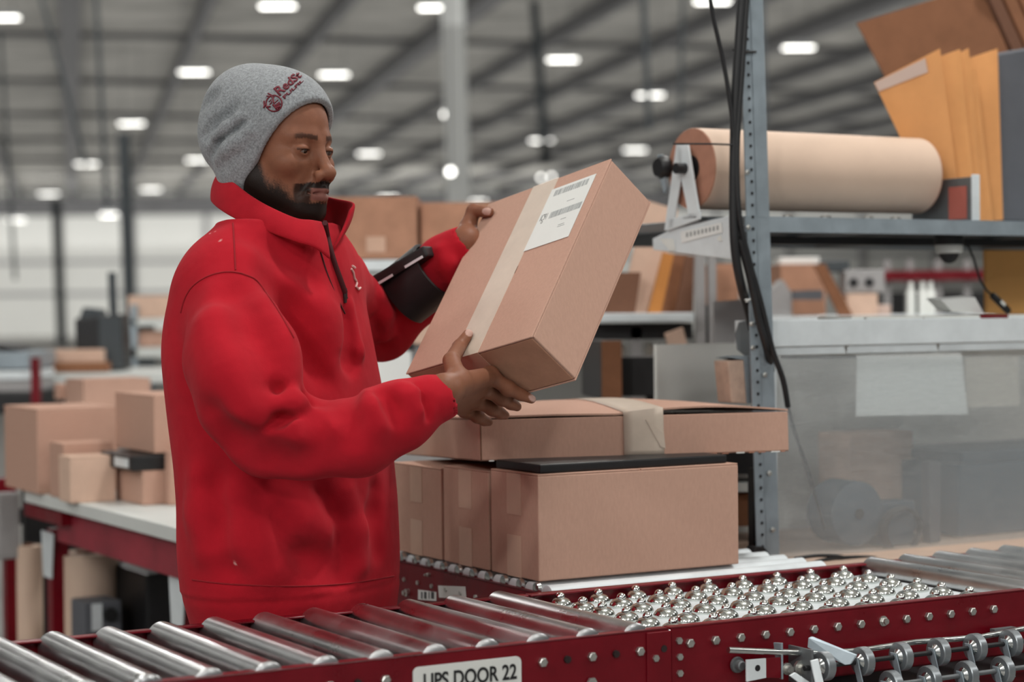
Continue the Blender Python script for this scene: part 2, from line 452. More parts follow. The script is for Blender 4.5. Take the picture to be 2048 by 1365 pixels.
# second row of bolts along the ball table
tb0, tb1 = t_at(1378, 0), t_at(1985, 0)
nb = 14
for k in range(nb):
    t = tb0 + (tb1 - tb0) * k / (nb - 1)
    c = copy_part(b0, conv, E1 * (t - tr) + Z * 0.004)
    if k == 8:
        m = MB(); m.lathe(MC(t, 0, RZ - 0.0135), E2, [(0, 0.009), (0.003, 0.009), (0.0031, 0.0055), (0.011, 0.005)], 10); m.build('bolt', 'bolt', conv, smooth=35)
# joint plate with its own bolts
m = MB(); m.box(MC(t_at(1292, 0), -0.0005, -0.112), E1 * 0.046, E2 * 0.003, Z * 0.108); m.build('joint_plate', 'red', conv, bevel=0.001, seg=1)
for (px, dz) in ((1308, -0.045), (1357, -0.022), (1358, -0.048), (1358, -0.074), (1180, -0.072), (1045, -0.084), (1308, -0.09)):
    t = t_at(px, 0)
    m = MB(); m.lathe(MC(t, -0.003 if px < 1330 else 0, dz), E2, [(0, 0.0095 if px == 1180 else 0.006), (0.004, 0.009 if px == 1180 else 0.0058)], 6)
    m.build('bolt', 'bolt', conv, smooth=20)
# ball table
m = MB(); m.box(MC(t_at(1075, WID), 0.012, -0.026), E1 * (tr0 - 0.03 - t_at(1075, WID)), -E2 * (WID - 0.024), Z * 0.003)
m.build('ball_plate', 'zinc_l', conv, bevel=0.001, seg=1)
P0 = MC(0, 0, -0.023)
m = MB(); m.lathe(P0, Z, [(0, 0.0215), (0.003, 0.0220), (0.006, 0.0212), (0.010, 0.0188), (0.0135, 0.0150), (0.0155, 0.0100), (0.0158, 0.0082)], 20)
cup0 = m.build('ball_cup', 'cup', conv, smooth=60, loc=P0)
m = MB(); q = 0.0085
m.lathe(P0 + Z * 0.0085, Z, [(q * (1 - math.cos(a)), max(1e-4, q * math.sin(a))) for a in np.linspace(0.02, math.pi - 0.02, 12)], 16)
ball0 = m.build('ball', 'ball', cup0, smooth=80, loc=P0)
first = True
ta = t_at(1118, WID - 0.03)
for j in range(10):
    s = WID - 0.034 - j * 0.0695
    if s < 0.02: break
    for i in range(10):
        t = ta + 0.004 * (j % 2) + i * 0.0805
        if t > tr0 - 0.048: continue
        sh = E1 * t - E2 * s
        if first:
            cup0.matrix_basis = Matrix.Translation(Vector(P0 + sh)); first = False
            ball0.matrix_basis = Matrix.Translation(Vector(P0))
        else:
            c = cup0.copy(); COL.objects.link(c); put(c, conv); c.matrix_basis = Matrix.Translation(Vector(P0 + sh))
            b = ball0.copy(); COL.objects.link(b); b.parent = c; b.matrix_parent_inverse = ball0.matrix_parent_inverse.copy()
# lower frame bar under the rails
for s, sg in ((0.03, 1), (WID - 0.03, -1)):
    m = MB(); m.box(MC(T0, s, -0.26), E1 * (T1 - T0), -E2 * 0.004 * sg, Z * 0.115); m.box(MC(T0, s - 0.02 * sg, -0.148), E1 * (T1 - T0), -E2 * 0.02 * sg, Z * 0.004); m.build('frame_bar', 'red', conv)
m = MB(); m.box(MC(T0, 0.05, -0.2), E1 * (T1 - T0), -E2 * (WID - 0.1), Z * 0.004); m.build('dark_backing_sheet', 'black', conv)  # black sheet added so the space under the rails looks dark
# its legs and cross ties (below the view, they carry the frame)
for t in (-1.1, 0.35, 1.7):
    for s in (0.01, WID - 0.05):
        m = MB(); m.box(MC(t, s, -ZR), E1 * 0.05, -E2 * 0.04, Z * (ZR - 0.11)); m.build('leg', 'red', conv)
    m = MB(); m.box(MC(t, 0.01, -0.5), E1 * 0.04, -E2 * (WID - 0.02), Z * 0.04); m.build('cross_tie', 'red', conv)
# door sign on the front rail: rounded white plate
n = []
L = tsb - tsa; H = 0.064; rr = 0.009; zt = -0.018
for cx_, cy_, a0 in ((L - rr, -rr, 0), (rr, -rr, 90), (rr, -H + rr, 180), (L - rr, -H + rr, 270)):
    for k in range(5):
        a = math.radians(a0 + 22.5 * k); n.append(MC(tsa + cx_ + rr * math.cos(a), -0.0012, zt + cy_ + rr * math.sin(a)))
m = MB(); m.prism(n, E2 * 0.0022)
plate = m.build('door_sign', 'label', conv)
text_obj('lettering', 'UPS DOOR 22', 0.032, MC(tsa + L * 0.52, -0.0042, zt - 0.0235), E1, Z, 'black', plate, ext=0.0003, bold=0.0006, sx=0.80)

# ------------------------------------------------------------------ skate-wheel section folded down against the front rail
def SK(t, o, z): return MC(t, -o, z)
tw = [solve_px(SK(0, 0.055, -0.11), E1, px) for px in (1648, 1726, 1802, 1881, 1954, 2022)]
skate = thing('skate_wheel_conveyor', 'folded skate wheel conveyor hanging on the red front rail at lower right', 'conveyor', SK(tw[2], 0.07, -ZR))
def zof(px, py, o):
    # height of the point seen at (px,py) on the vertical plane s=-o
    p = SK(solve_px(SK(0, o, -0.1), E1, px), o, 0); r = ray(px, py); k = p[1] / r[1]
    return (CP + r * k)[2] - ZR
zw = zof(1802, 1314, 0.055)
dt = (tw[5] - tw[1]) / 4
def wheel(o, axis):
    m = MB()
    m.lathe(o - axis * 0.008, axis, [(0, 0.0175), (0.0, 0.0225), (0.0015, 0.024), (0.0145, 0.024), (0.016, 0.0225), (0.016, 0.0175), (0.0125, 0.0165), (0.0125, 0.0160), (0.0035, 0.016), (0.0035, 0.0175)], 24)
    return m
def hub(o, axis):
    m = MB(); m.lathe(o - axis * 0.014, axis, [(0, 0.006), (0.002, 0.0085), (0.006, 0.0135), (0.0085, 0.0162), (0.0195, 0.0162), (0.022, 0.0135), (0.026, 0.0085), (0.028, 0.006)], 18)
    return m
w0 = None
rows = [(0.055, zw, [tw[0]] + [tw[1] + dt * k for k in range(0, 8)], 0), (0.082, zof(1856, 1361, 0.082), [solve_px(SK(0, 0.082, -0.15), E1, 1783) + dt * k for k in range(0, 8)], 1),
        (0.055, zof(1856, 1361, 0.082) - 0.055, [tw[1] + dt * k for k in range(0, 8)], 2)]
for (o, z, ts, ri) in rows:
    m = MB(); m.cyl(SK(ts[0] - 0.04, o, z), SK(ts[-1] + 0.05, o, z), 0.0042, 10); m.build('axle', 'black' if ri == 0 else 'zinc_d', skate, smooth=40)
    for t in ts:
        p = SK(t, o, z)
        if w0 is None:
            w0 = wheel(p, E1).build('skate_wheel', 'wheel', skate, smooth=35, loc=p); pw = p
            h0 = hub(p, E1).build('hub', 'chrome', w0, smooth=50, loc=p)
        else:
            c = copy_part(w0, skate, p - pw)
            h = h0.copy(); COL.objects.link(h); h.parent = c; h.matrix_parent_inverse = h0.matrix_parent_inverse.copy()
    # strap brackets between the wheels
    if ri < 2:
        for k, t in enumerate(ts[1:] if ri == 0 else ts):
            a = SK(t - 0.016, o + 0.004, z); 
            m = MB(); m.prism([SK(t - 0.016, o - 0.007, z + 0.008), SK(t - 0.016, o + 0.007, z + 0.008), SK(t - 0.010, o + 0.022, z - 0.055), SK(t - 0.010, o + 0.008, z - 0.055)], -E1 * 0.0022)
            m.build('link_bar', 'zinc', skate, bevel=0.0005, seg=1)
# long rod along the rail
pa = SK(solve_px(SK(0, 0.03, -0.07), E1, 1457), 0.03, 0); za = zof(1457, 1301, 0.03)
pts = []
for (px, py) in ((1457, 1301), (1550, 1305), (1640, 1307), (1720, 1302), (1830, 1285), (1900, 1280), (1960, 1275), (2060, 1256)):
    pts.append(SK(solve_px(SK(0, 0.03, -0.07), E1, px), 0.03, zof(px, py, 0.03)))
m = MB(); m.tube(pts, 0.0052, 10); m.build('rod', 'chrome', skate, smooth=50)
def skp(px, py, o): return SK(solve_px(SK(0, o, -0.1), E1, px), o, zof(px, py, o))
# slotted fixing bracket (half red, half bare), a flat bar, bolts
m = MB(); m.prism([skp(1491, 1320, 0.03), skp(1530, 1317, 0.03), skp(1530, 1356, 0.03), skp(1491, 1364, 0.03)], E2 * 0.004); br = m.build('bracket', 'zinc_l', skate, bevel=0.0006, seg=1)
m = MB(); m.prism([skp(1530, 1317, 0.03), skp(1559, 1315, 0.03), skp(1559, 1357, 0.03), skp(1530, 1356, 0.03)], E2 * 0.004); m.build('bracket_face', 'red', skate, bevel=0.0006, seg=1)
m = MB(); m.prism([skp(1547, 1286, 0.01), skp(1563, 1287, 0.034), skp(1563, 1360, 0.034), skp(1556, 1357, 0.01)], E1 * 0.004); m.build('bracket_web', 'zinc', skate, bevel=0.0006, seg=1)
m = MB(); m.lathe(skp(1515, 1337, 0.0335), E2, [(0, 0.0052), (0.0012, 0.0052)], 12); m.build('slot', 'black', br)
m = MB(); m.prism([skp(1617, 1276, 0.02), skp(1622, 1275, 0.02), skp(1712, 1312, 0.07), skp(1700, 1330, 0.07), skp(1690, 1331, 0.066), skp(1615, 1296, 0.02)], E1 * 0.004 + Z * 0.001); m.build('flat_bar', 'zinc', skate, bevel=0.0006, seg=1)
m = MB(); m.prism([skp(1577, 1352, 0.05), skp(1588, 1345, 0.05), skp(1640, 1380, 0.06), skp(1620, 1385, 0.06)], E2 * 0.004); m.build('flat_bar', 'zinc_l', skate, bevel=0.0006, seg=1)
m = MB(); o = skp(1473, 1330, 0.002); m.lathe(o, E2, [(0, 0.0125), (0.002, 0.0135), (0.006, 0.0125), (0.0065, 0.0085), (0.015, 0.008), (0.017, 0.006)], 16); m.build('bolt', 'zinc_d', skate, smooth=35)
for (px, py, r) in ((1572, 1338, 0.010), (1600, 1337, 0.014)):
    m = MB(); o = skp(px, py, 0.03); m.lathe(o, E2, [(0, r), (0.005, r), (0.0055, r * 0.6), (0.014, r * 0.6)], 12); m.build('bolt', 'bolt', skate, smooth=35)
m = MB(); m.prism([skp(1620, 1322, 0.07), skp(1634, 1318, 0.07), skp(1650, 1390, 0.09), skp(1634, 1390, 0.09)], E2 * 0.004); m.build('link_bar', 'zinc_l', skate, bevel=0.0006, seg=1)
m = MB(); m.box(skp(1980, 1258, 0.012), E1 * 0.05, E2 * 0.012, -Z * 0.014); m.build('stop_plate', 'zinc_d', skate)
for t in (tw[0] - 0.03, tw[1] + dt * 7.4):
    m = MB(); m.box(SK(t, 0.0, zw - 0.03), E1 * 0.004, E2 * 0.062, Z * 0.06); m.build('end_plate', 'zinc_d', skate, bevel=0.0006, seg=1)

# ------------------------------------------------------------------ side conveyor joining from behind (runs along E2), carries the carton stack
CA = UZ(1078, 1165, ZR + 0.006)                # front bottom corner of the nearest stacked carton
def SC(u, v, z=0.0):
    """u along E1 (from the carton corner), v backwards along -E2, z above the rail tops"""
    return np.array([CA[0], CA[1], ZR]) + E1 * u - E2 * v + Z * z
ul = np.dot(UZ(930, 1143, ZR) - SC(0, 0), E1)
ur = ul + 0.66
vf = np.dot(MC(0, WID + 0.006) - SC(0, 0), -E2)
side = thing('side_conveyor', 'red side conveyor of light rollers under the stacked cartons', 'conveyor', SC((ul + ur) / 2, 0.4, -ZR))
for u, sg in ((ul, 1), (ur, -1)):
    m = MB()
    m.box(SC(u, vf, -0.11), -E2 * 0.86, E1 * 0.004 * sg, Z * 0.10)
    m.box(SC(u, vf, -0.014), -E2 * 0.86, E1 * 0.024 * sg, Z * 0.004)
    m.build('side_rail', 'red', side, bevel=0.001, seg=1)
    for v in (vf + 0.15, vf + 0.75):
        m = MB(); m.box(SC(u, v, -ZR), -E2 * 0.05, E1 * 0.04 * sg, Z * (ZR - 0.11)); m.build('leg', 'red', side)
r1 = None
for k in range(14):
    v = vf + 0.036 + k * 0.0605
    if r1 is None:
        a, b = SC(ul + 0.012, v, -0.017), SC(ur - 0.012, v, -0.017); nL = np.linalg.norm(b - a)
        m = MB(); m.lathe(a, b - a, [(0, 0.008), (0.0005, 0.018), (0.002, 0.021), (nL - 0.002, 0.021), (nL - 0.0005, 0.018), (nL, 0.008)], 20)
        r1 = m.build('roller', 'zinc_l', side, smooth=40, loc=SC(ul, v)); v1 = v
        m = MB(); m.lathe(SC(ul + 0.0, v, -0.045), -E1, [(0, 0.005), (0.004, 0.0045)], 6); bb = m.build('axle_end', 'bolt', side, loc=SC(ul, v))
        m = MB(); m.lathe(SC(ul + 0.006, v + 0.03, -0.005), E1, [(0, 0.004), (0.001, 0.0105), (0.008, 0.0115), (0.009, 0.004)], 14); ws = m.build('guide_wheel', 'chrome', side, smooth=40, loc=SC(ul, v))
    else:
        copy_part(r1, side, -E2 * (v - v1)); copy_part(bb, side, -E2 * (v - v1)); copy_part(ws, side, -E2 * (v - v1))
def on_rail(px, py, off=-0.0015):
    """point on the outer face of the left rail of the side conveyor"""
    p0 = SC(ul + off, 0, 0); r = ray(px, py); k = np.dot(p0 - CP, E1) / np.dot(r, E1); return CP + r * k
m = MB(); m.prism([on_rail(x, y) for x, y in ((876, 1172), (930, 1174), (932, 1199), (878, 1196))], E1 * 0.001); st = m.build('sticker', 'label', side)
m = MB(); m.prism([on_rail(x, y) for x, y in ((836, 1180), (872, 1185), (872, 1203), (836, 1200))], E1 * 0.001); st = m.build('sticker', 'paper', side)
for (xa, xb) in ((842, 845), (848, 853), (857, 859), (862, 868)):
    m = MB(); m.prism([on_rail(x, y, -0.0018) for x, y in ((xa, 1184), (xb, 1185), (xb, 1199), (xa, 1198))], E1 * 0.0004); m.build('barcode_bar', 'ink', st)
for (x, y, r) in ((815, 1186, 0.008), (858, 1150, 0.004)):
    m = MB(); m.lathe(on_rail(x, y), -E1, [(-0.002, r), (0.005, r), (0.006, r * 0.6), (0.011, r * 0.6)], 8); m.build('bolt', 'bolt', side, smooth=30)

# ------------------------------------------------------------------ cartons
def carton(label, o, ax, ay, az, top='z', tape=None, mats=('card',), group=None, flaps=True, name='carton', bev=0.003, tapes=(), cat='box'):
    """o corner; ax, ay, az edge vectors (right-handed). Panels meet with open joints: a body, two top flaps with the slit between them, tape strips."""
    o, ax, ay, az = [np.asarray(q, float) for q in (o, ax, ay, az)]
    root = thing(name, label, cat, o + ax / 2 + ay / 2, group)
    m = MB(); m.box(o, ax, ay, az); body = m.build('carton_body', mats[0], root, bevel=bev, seg=2)
    if flaps:
        nz = az / np.linalg.norm(az); t = 0.0028; g = 0.0016
        na = np.linalg.norm(ay)
        for k in (0, 1):
            q0 = o + az + ay * (0.5 * k) + (ay / na) * (g / 2 * (1 - 2 * k) * (0 if k == 0 else -1))
            m = MB(); m.box(q0 + ax * 0.004, ax * 0.992, ay * (0.5 - g / na), nz * t); m.build('flap', mats[0], root, bevel=0.0008, seg=1)
    return root
def strip(root, poly, d, material='tape', name='tape'):
    m = MB(); m.prism(poly, d); return m.build(name, material, root)
# three alike cartons in a row on the side conveyor
la = solve_px(CA, E1, 1478)
hs = [0.194, 0.188, 0.181]
v_edges = []
for (xr, xl) in ((1078, 983), (978, 888), (884, 786)):
    v_edges.append((max(0.0, solve_px(CA, -E2, xr)), solve_px(CA, -E2, xl)))
names = ['nearest of three taped cartons in a row under the flat carton', 'middle one of three taped cartons in a row under the flat carton', 'rearmost of three taped cartons in a row, beside the red sweatshirt']
stack = []
for (va, vb), hh, nm in zip(v_edges, hs, names):
    o = SC(0, va, 0.0065)
    root = carton(nm, o + (-E2) * (vb - va), E2 * (vb - va), E1 * la, Z * hh, group='taped cartons under the flat carton')
    wv = vb - va; cvm = va + wv * 0.5; tw_ = 0.026
    for z0, z1 in ((hh * 0.60, hh * 1.0), (0.0, hh * 0.40)):
        strip(root, [SC(-0.0003, cvm - tw_, 0.0065 + z0), SC(-0.0003, cvm + tw_, 0.0065 + z0), SC(-0.0003, cvm + tw_, 0.0065 + z1), SC(-0.0003, cvm - tw_, 0.0065 + z1)], -E1 * 0.0006, 'tape_tan')
    # side panel seam: narrow glued lap at the near edge
    stack.append(root)
# black slab added to keep the shaded gap under the flat carton dark
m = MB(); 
slab = thing('gap_shade_slab', 'flat black slab added to darken the shaded gap under the flat carton', 'slab', SC(0.2, 0.2, 0.2))
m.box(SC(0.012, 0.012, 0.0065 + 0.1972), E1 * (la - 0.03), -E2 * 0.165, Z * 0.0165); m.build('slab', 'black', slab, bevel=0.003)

# large flat carton on top, turned a little and sagging at the back
FA = U(961, 923, 3.80)
xa = hdir(17); ya = hdir(107)
ya = ya * math.cos(math.radians(2.6)) - Z * math.sin(math.radians(2.6))
za = np.cross(xa, ya)
lx = solve_px(FA, xa, 1578); ly = solve_px(FA, ya, 806); lz = 0.079
flat = thing('flat_carton', 'wide flat brown carton with a bulging lid and pale tape, on top of the stack', 'box', FA + xa * lx / 2 + ya * ly / 2)
m = MB(); m.box(FA, xa * lx, ya * ly, za * 0.004)
m.box(FA, xa * lx, ya * 0.004, za * lz); m.box(FA + ya * (ly - 0.004), xa * lx, ya * 0.004, za * lz); m.box(FA + ya * 0.004, xa * 0.004, ya * (ly - 0.008), za * lz); m.box(FA + ya * 0.004 + xa * (lx - 0.004), xa * 0.004, ya * (ly - 0.008), za * lz)
m.build('carton_body', 'card', flat, bevel=0.0012, seg=1)
def lidh(u, v):
    gap = 0.0016 + (0.011 * math.sin(math.pi * min(1, max(0, (u - 0.44) / 0.56))) ** 0.9 + 0.002 * math.sin(math.pi * min(1, u / 0.44))) * (1 - v) ** 1.5
    return gap + 0.030 * math.sin(math.pi * min(1, u)) ** 0.8 * math.sin(math.pi * v) * (1.2 - 0.5 * u)
# bulged lid: a sheet that lifts in the middle and along the front
nx, ny = 28, 16
m = MB(); vs = []; fs = []
for sgn in (0, 1):
    for j in range(ny + 1):
        for i in range(nx + 1):
            u, v = i / nx, j / ny
            gap = 0.0016 + (0.011 * math.sin(math.pi * min(1, max(0, (u - 0.44) / 0.56))) ** 0.9 + 0.002 * math.sin(math.pi * min(1, u / 0.44))) * (1 - v) ** 1.5
            hgt = lidh(u, v)
            vs.append(FA + xa * lx * u + ya * ly * v + za * (lz + hgt + 0.0035 * sgn))
N_ = (nx + 1) * (ny + 1)
for j in range(ny):
    for i in range(nx):
        a = j * (nx + 1) + i
        fs.append([N_ + a, N_ + a + 1, N_ + a + nx + 2, N_ + a + nx + 1]); fs.append([a, a + nx + 1, a + nx + 2, a + 1])
for i in range(nx): fs.append([i, i + 1, N_ + i + 1, N_ + i])
for j in range(ny):
    a = j * (nx + 1); fs.append([a + nx + 1, a, N_ + a, N_ + a + nx + 1]); b = a + nx; fs.append([b, b + nx + 1, N_ + b + nx + 1, N_ + b])
for i in range(nx):
    a = ny * (nx + 1) + i; fs.append([a + 1, a, N_ + a, N_ + a + 1])
m.add(vs, fs); m.build('lid', 'card', flat, smooth=40)
m = MB(); m.prism([FA + xa * 0.003, FA + xa * lx * 0.997, FA + xa * lx * 0.997 + za * 0.001, FA + xa * 0.003 + za * 0.001], ya * 0.003)
# tape over the lid and down the front
u0 = solve_px(FA, xa, 1248) / lx; u1 = solve_px(FA, xa, 1328) / lx
vs = []; fs = []; rowsT = []
for q in np.linspace(0, 1, 8): rowsT.append((-0.0012, lz * q, None))
for q in np.linspace(0.0, 1, 12): rowsT.append((q, None, 1))
for (a, b, c) in rowsT:
    for u in np.linspace(u0, u1, 5):
        if c: p = FA + xa * lx * u + ya * ly * a + za * (lz + lidh(u, a) + 0.0045)
        else: p = FA + xa * lx * (u - (0.004 if u == u1 else 0) * 0) + ya * (-0.0015) + za * (b)
        vs.append(p)
for j in range(len(rowsT) - 1):
    for i in range(4): fs.append([j * 5 + i, j * 5 + i + 1, (j + 1) * 5 + i + 1, (j + 1) * 5 + i])
m = MB(); m.add(vs, fs); tp = m.build('tape', 'tape', flat, smooth=50)
md = tp.modifiers.new('thick', 'SOLIDIFY'); md.thickness = 0.0006; md.offset = 1
# a folded tape tail at the lower right of the strip
q = lambda u, z, o: FA + xa * lx * u + za * z - ya * o
m = MB(); m.prism([q(u0 + (u1 - u0) * 0.55, lz * 0.9, 0.0022), q(u1, lz * 0.55, 0.0022), q(u1 + 0.004, lz * 0.16, 0.0022), q(u1 - 0.012, lz * 0.22, 0.0022)], -ya * 0.0006); m.build('tape_tail', 'tape', flat)
# frayed lower edge
for k in range(26):
    u = 0.03 + 0.94 * k / 25 + rnd.uniform(-0.01, 0.01)
    if u0 - 0.01 < u < u1: continue
    m = MB(); m.box(q(u, -0.0012, 0.0004), xa * rnd.uniform(0.008, 0.02), ya * 0.004, za * rnd.uniform(0.0015, 0.003))
    m.build('torn_edge', 'kraft_end' if k % 3 else 'label', flat)
m = MB(); m.prism([q(0.0, 0.002, 0.0008), q(0.004, 0.002, 0.0008), q(0.004, lz - 0.002, 0.0008), q(0.0, lz - 0.002, 0.0008)], -ya * 0.0004); m.build('corner_seam', 'card_edge', flat)

# ------------------------------------------------------------------ the carton in the man's hands
HO = U(1063.57, 674.1, 3.40)
_th = np.array([0.830204499, 2.32579332, 0.945065724]); _n = np.linalg.norm(_th); _k = _th / _n
_K = np.array([[0, -_k[2], _k[1]], [_k[2], 0, -_k[0]], [-_k[1], _k[0], 0]])
HR = np.eye(3) + math.sin(_n) * _K + (1 - math.cos(_n)) * _K @ _K
HA, HB, HC = HR[:, 0], HR[:, 1], HR[:, 2]
DA, DB, DC = 0.32976, 0.43537, 0.12177
# HO is the corner where the taped face, the end and the long side meet; HA to the left, HB up along the face, HC through the carton (away)
def HP(a, b, c): return HO + HA * a + HB * b + HC * c
held = thing('held_carton', 'tilted brown carton with pale tape and a white shipping label, held in both hands', 'box', HP(DA / 2, DB / 2, DC / 2))
ins = 0.003
m = MB(); m.box(HP(0, ins, ins), HA * DA, HB * (DB - 2 * ins), HC * (DC - 2 * ins)); m.build('carton_body', 'card', held, bevel=0.002)
# face flaps meeting at the seam under the tape
seam = 0.142
for a0, a1 in ((0.0006, seam - 0.0009), (seam + 0.0009, DA - 0.0006)):
    m = MB(); m.box(HP(a0, 0.0004, ins), HA * (a1 - a0), HB * (DB - 0.0008), -HC * 0.0032); m.build('flap', 'card', held, bevel=0.0012)
for a0, a1 in ((0.0006, seam - 0.0009), (seam + 0.0009, DA - 0.0006)):
    m = MB(); m.box(HP(a0, 0.0004, DC - ins), HA * (a1 - a0), HB * (DB - 0.0008), HC * 0.0032); m.build('flap', 'card', held, bevel=0.0012)
# end panels, inset so a dark joint shows round them
for b0, sg in ((ins, -1), (DB - ins, 1)):
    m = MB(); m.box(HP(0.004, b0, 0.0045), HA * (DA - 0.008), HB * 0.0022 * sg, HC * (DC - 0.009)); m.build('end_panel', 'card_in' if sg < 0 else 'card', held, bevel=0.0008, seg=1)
# tape down the face and round onto the end
ta0, ta1 = seam - 0.006, seam + 0.062
strip(held, [HP(ta0, 0.0, -0.0002), HP(ta1, 0.0, -0.0002), HP(ta1, DB, -0.0002), HP(ta0, DB, -0.0002)], -HC * 0.0006)
strip(held, [HP(ta0, 0.0004, -0.0008), HP(ta1, 0.0004, -0.0008), HP(ta1, 0.0004, 0.105), HP(ta0, 0.0004, 0.105)], -HB * 0.0006, 'tape_tan')
strip(held, [HP(ta0, DB, -0.0008), HP(ta1, DB, -0.0008), HP(ta1, DB, 0.07), HP(ta0, DB, 0.07)], HB * 0.0006)
def on_face(px, py, c=0.0):
    p0 = HP(0, 0, c); r = ray(px, py); k = np.dot(p0 - CP, HC) / np.dot(r, HC); p = CP + r * k - HO
    return np.dot(p, HA), np.dot(p, HB)
# label plane axes in face coordinates
la_, lb_ = on_face(1048, 500); la2, lb2 = on_face(1196, 350)
aL = max(la_, la2) - 0.0; 
lc = [on_face(1048, 501), on_face(1135, 478), on_face(1193, 351), on_face(1108, 377)]
a_hi = (lc[0][0] + lc[3][0]) / 2; a_lo = (lc[1][0] + lc[2][0]) / 2; b_lo = (lc[0][1] + lc[1][1]) / 2; b_hi = (lc[2][1] + lc[3][1]) / 2
lab = strip(held, [HP(a_hi, b_lo, -0.0009), HP(a_lo, b_lo, -0.0009), HP(a_lo, b_hi, -0.0009), HP(a_hi, b_hi, -0.0009)], -HC * 0.0005, 'label', 'shipping_label')
LA, LB = a_hi - a_lo, b_hi - b_lo
def lbox(u0, u1, v0, v1, material):
    m = MB(); m.box(HP(a_hi - LA * u0, b_lo + LB * v0, -0.0014), -HA * LA * (u1 - u0), HB * LB * (v1 - v0), -HC * 0.0002); return m.build('print', material, lab)
x = 0.12
while x < 0.88:
    wd = rnd.choice((0.008, 0.012, 0.018, 0.026)); lbox(x, min(x + wd, 0.88), 0.855, 0.955, 'ink_grey'); x += wd + rnd.choice((0.008, 0.014, 0.02))
x = 0.27
while x < 0.97:
    wd = rnd.choice((0.008, 0.012, 0.016, 0.024)); lbox(x, min(x + wd, 0.97), 0.455, 0.56, 'ink_grey'); x += wd + rnd.choice((0.007, 0.012))
text_obj('print', 'IC91', 0.024, HP(a_hi - LA * 0.13, b_lo + LB * 0.51, -0.0015), -HA, HB, 'ink', lab, ext=0.0001, sx=0.40)
text_obj('print', '0', 0.010, HP(a_hi - LA * 0.13, b_lo + LB * 0.43, -0.0015), -HA, HB, 'ink', lab, ext=0.0001)
for (u0_, u1_, v_) in ((0.55, 0.72, 0.665), (0.6, 0.72, 0.36), (0.6, 0.74, 0.27), (0.6, 0.76, 0.24)): lbox(u0_, u1_, v_, v_ + 0.008, 'ink_grey')
# small dark slit in the seam where the flaps gape
m = MB(); m.box(HP(ta0 - 0.0016, 0.19, -0.0004), HA * 0.0014, HB * 0.018, -HC * 0.0003); m.build('seam_gap', 'card_edge', held)
# ------------------------------------------------------------------ packing bench on the right: post, shelf, panel
BO = U(1540, 1118, 4.27)                      # lower left corner of the clear panel
ZB = BO[2]
def BN(u, v, z): return np.array([BO[0], BO[1], 0]) + E1 * u - E2 * v + Z * z
def u_at(px, v=0.0, z=1.2): return solve_px(BN(0, v, z), E1, px)
def on_bench(px, py, v=0.0):
    p0 = BN(0, v, 0); r = ray(px, py); k = np.dot(p0 - CP, E2) / np.dot(r, E2); return CP + r * k
def zat(px, py, v=0.0): return on_bench(px, py, v)[2]
bench = thing('packing_bench', 'galvanised packing bench with slotted post, upper shelf and wooden worktop, at right', 'workbench', BN(0.6, 0.3, 0))
u_e = 2.0
# worktop
m = MB(); m.box(BN(-0.06, -0.14, ZB - 0.045), E1 * (u_e + 0.06), -E2 * 0.95, Z * 0.04); m.build('worktop', 'wood', bench, bevel=0.002)
for u in (0.02, u_e - 0.06):
    for v in (0.0, 0.7):
        m = MB(); m.box(BN(u, v, 0), E1 * 0.05, -E2 * 0.05, Z * (ZB - 0.045)); m.build('leg', 'zinc', bench)
# slotted angle post, leaning a little
ptop = on_bench(1497, -60, -0.03); pmid = on_bench(1512, 600, -0.03); pbot = on_bench(1532, 1112, -0.03)
pd = ptop - pbot; pl = np.linalg.norm(pd)
m = MB()
fw, fn = 0.036, 0.024
m.box(pbot, E1 * fw, -E2 * 0.003, pd)
m.box(pbot, -E2 * 0.03 , E1 * 0.003, pd)
m.box(pbot - E1 * fn, E1 * fn, -E2 * 0.003, pd)
post = m.build('slotted_post', 'zinc', bench)
m = MB(); m.lathe(np.zeros(3), E2, [(0, 0.0036), (0.0006, 0.0036)], 10); hm = m.build('slot_hole', 'black'); hole_me = hm.data; bpy.data.objects.remove(hm)
m = MB(); m.lathe(np.zeros(3), E2, [(0, 0.0055), (0.003, 0.0052), (0.0042, 0.003)], 8); hm = m.build('screw', 'bolt'); screw_me = hm.data; bpy.data.objects.remove(hm)
def stamp(me, p, parent):
    o = bpy.data.objects.new(me.name.split('.')[0], me); COL.objects.link(o); o.matrix_basis = Matrix.Translation(Vector(p)); put(o, parent); return o
for k in range(46):
    z = 0.02 + k * 0.025
    f = z / pl if z < pl else 1
    stamp(hole_me, pbot + pd * f - E1 * (fn * 0.35) + E2 * 0.0004, post)
for (px, py) in ((1503, 648), (1505, 696), (1529, 750), (1538, 947), (1545, 1060), (1496, 455), (1494, 345)):
    stamp(screw_me, on_bench(px, py, -0.033), post)
# white tie ends left on the post
for (a, b) in (((1490, 600), (1520, 598)), ((1492, 604), (1506, 596)), ((1492, 560), (1500, 520))):
    m = MB(); m.tube([on_bench(*a, -0.036), on_bench(*b, -0.036)], 0.0018, 6); m.build('tie_end', 'label', post)
# black foot at the lower end
m = MB(); m.prism([on_bench(x, y, -0.045) for x, y in ((1500, 1121), (1512, 1094), (1528, 1094), (1548, 1120))], -E2 * 0.03); m.build('foot', 'black', bench, bevel=0.001, seg=1)
m = MB(); m.box(on_bench(1508, 1096, 0.0), E1 * 0.02, -E2 * 0.02, Z * 0.17); m.build('foot_stem', 'black', bench)
# pale side flange behind the post carrying the panel
m = MB(); m.prism([on_bench(x, y, -0.012) for x, y in ((1521, 715), (1553, 700), (1556, 1118), (1537, 1118))], -E2 * 0.003); m.build('panel_flange', 'zinc_l', bench)
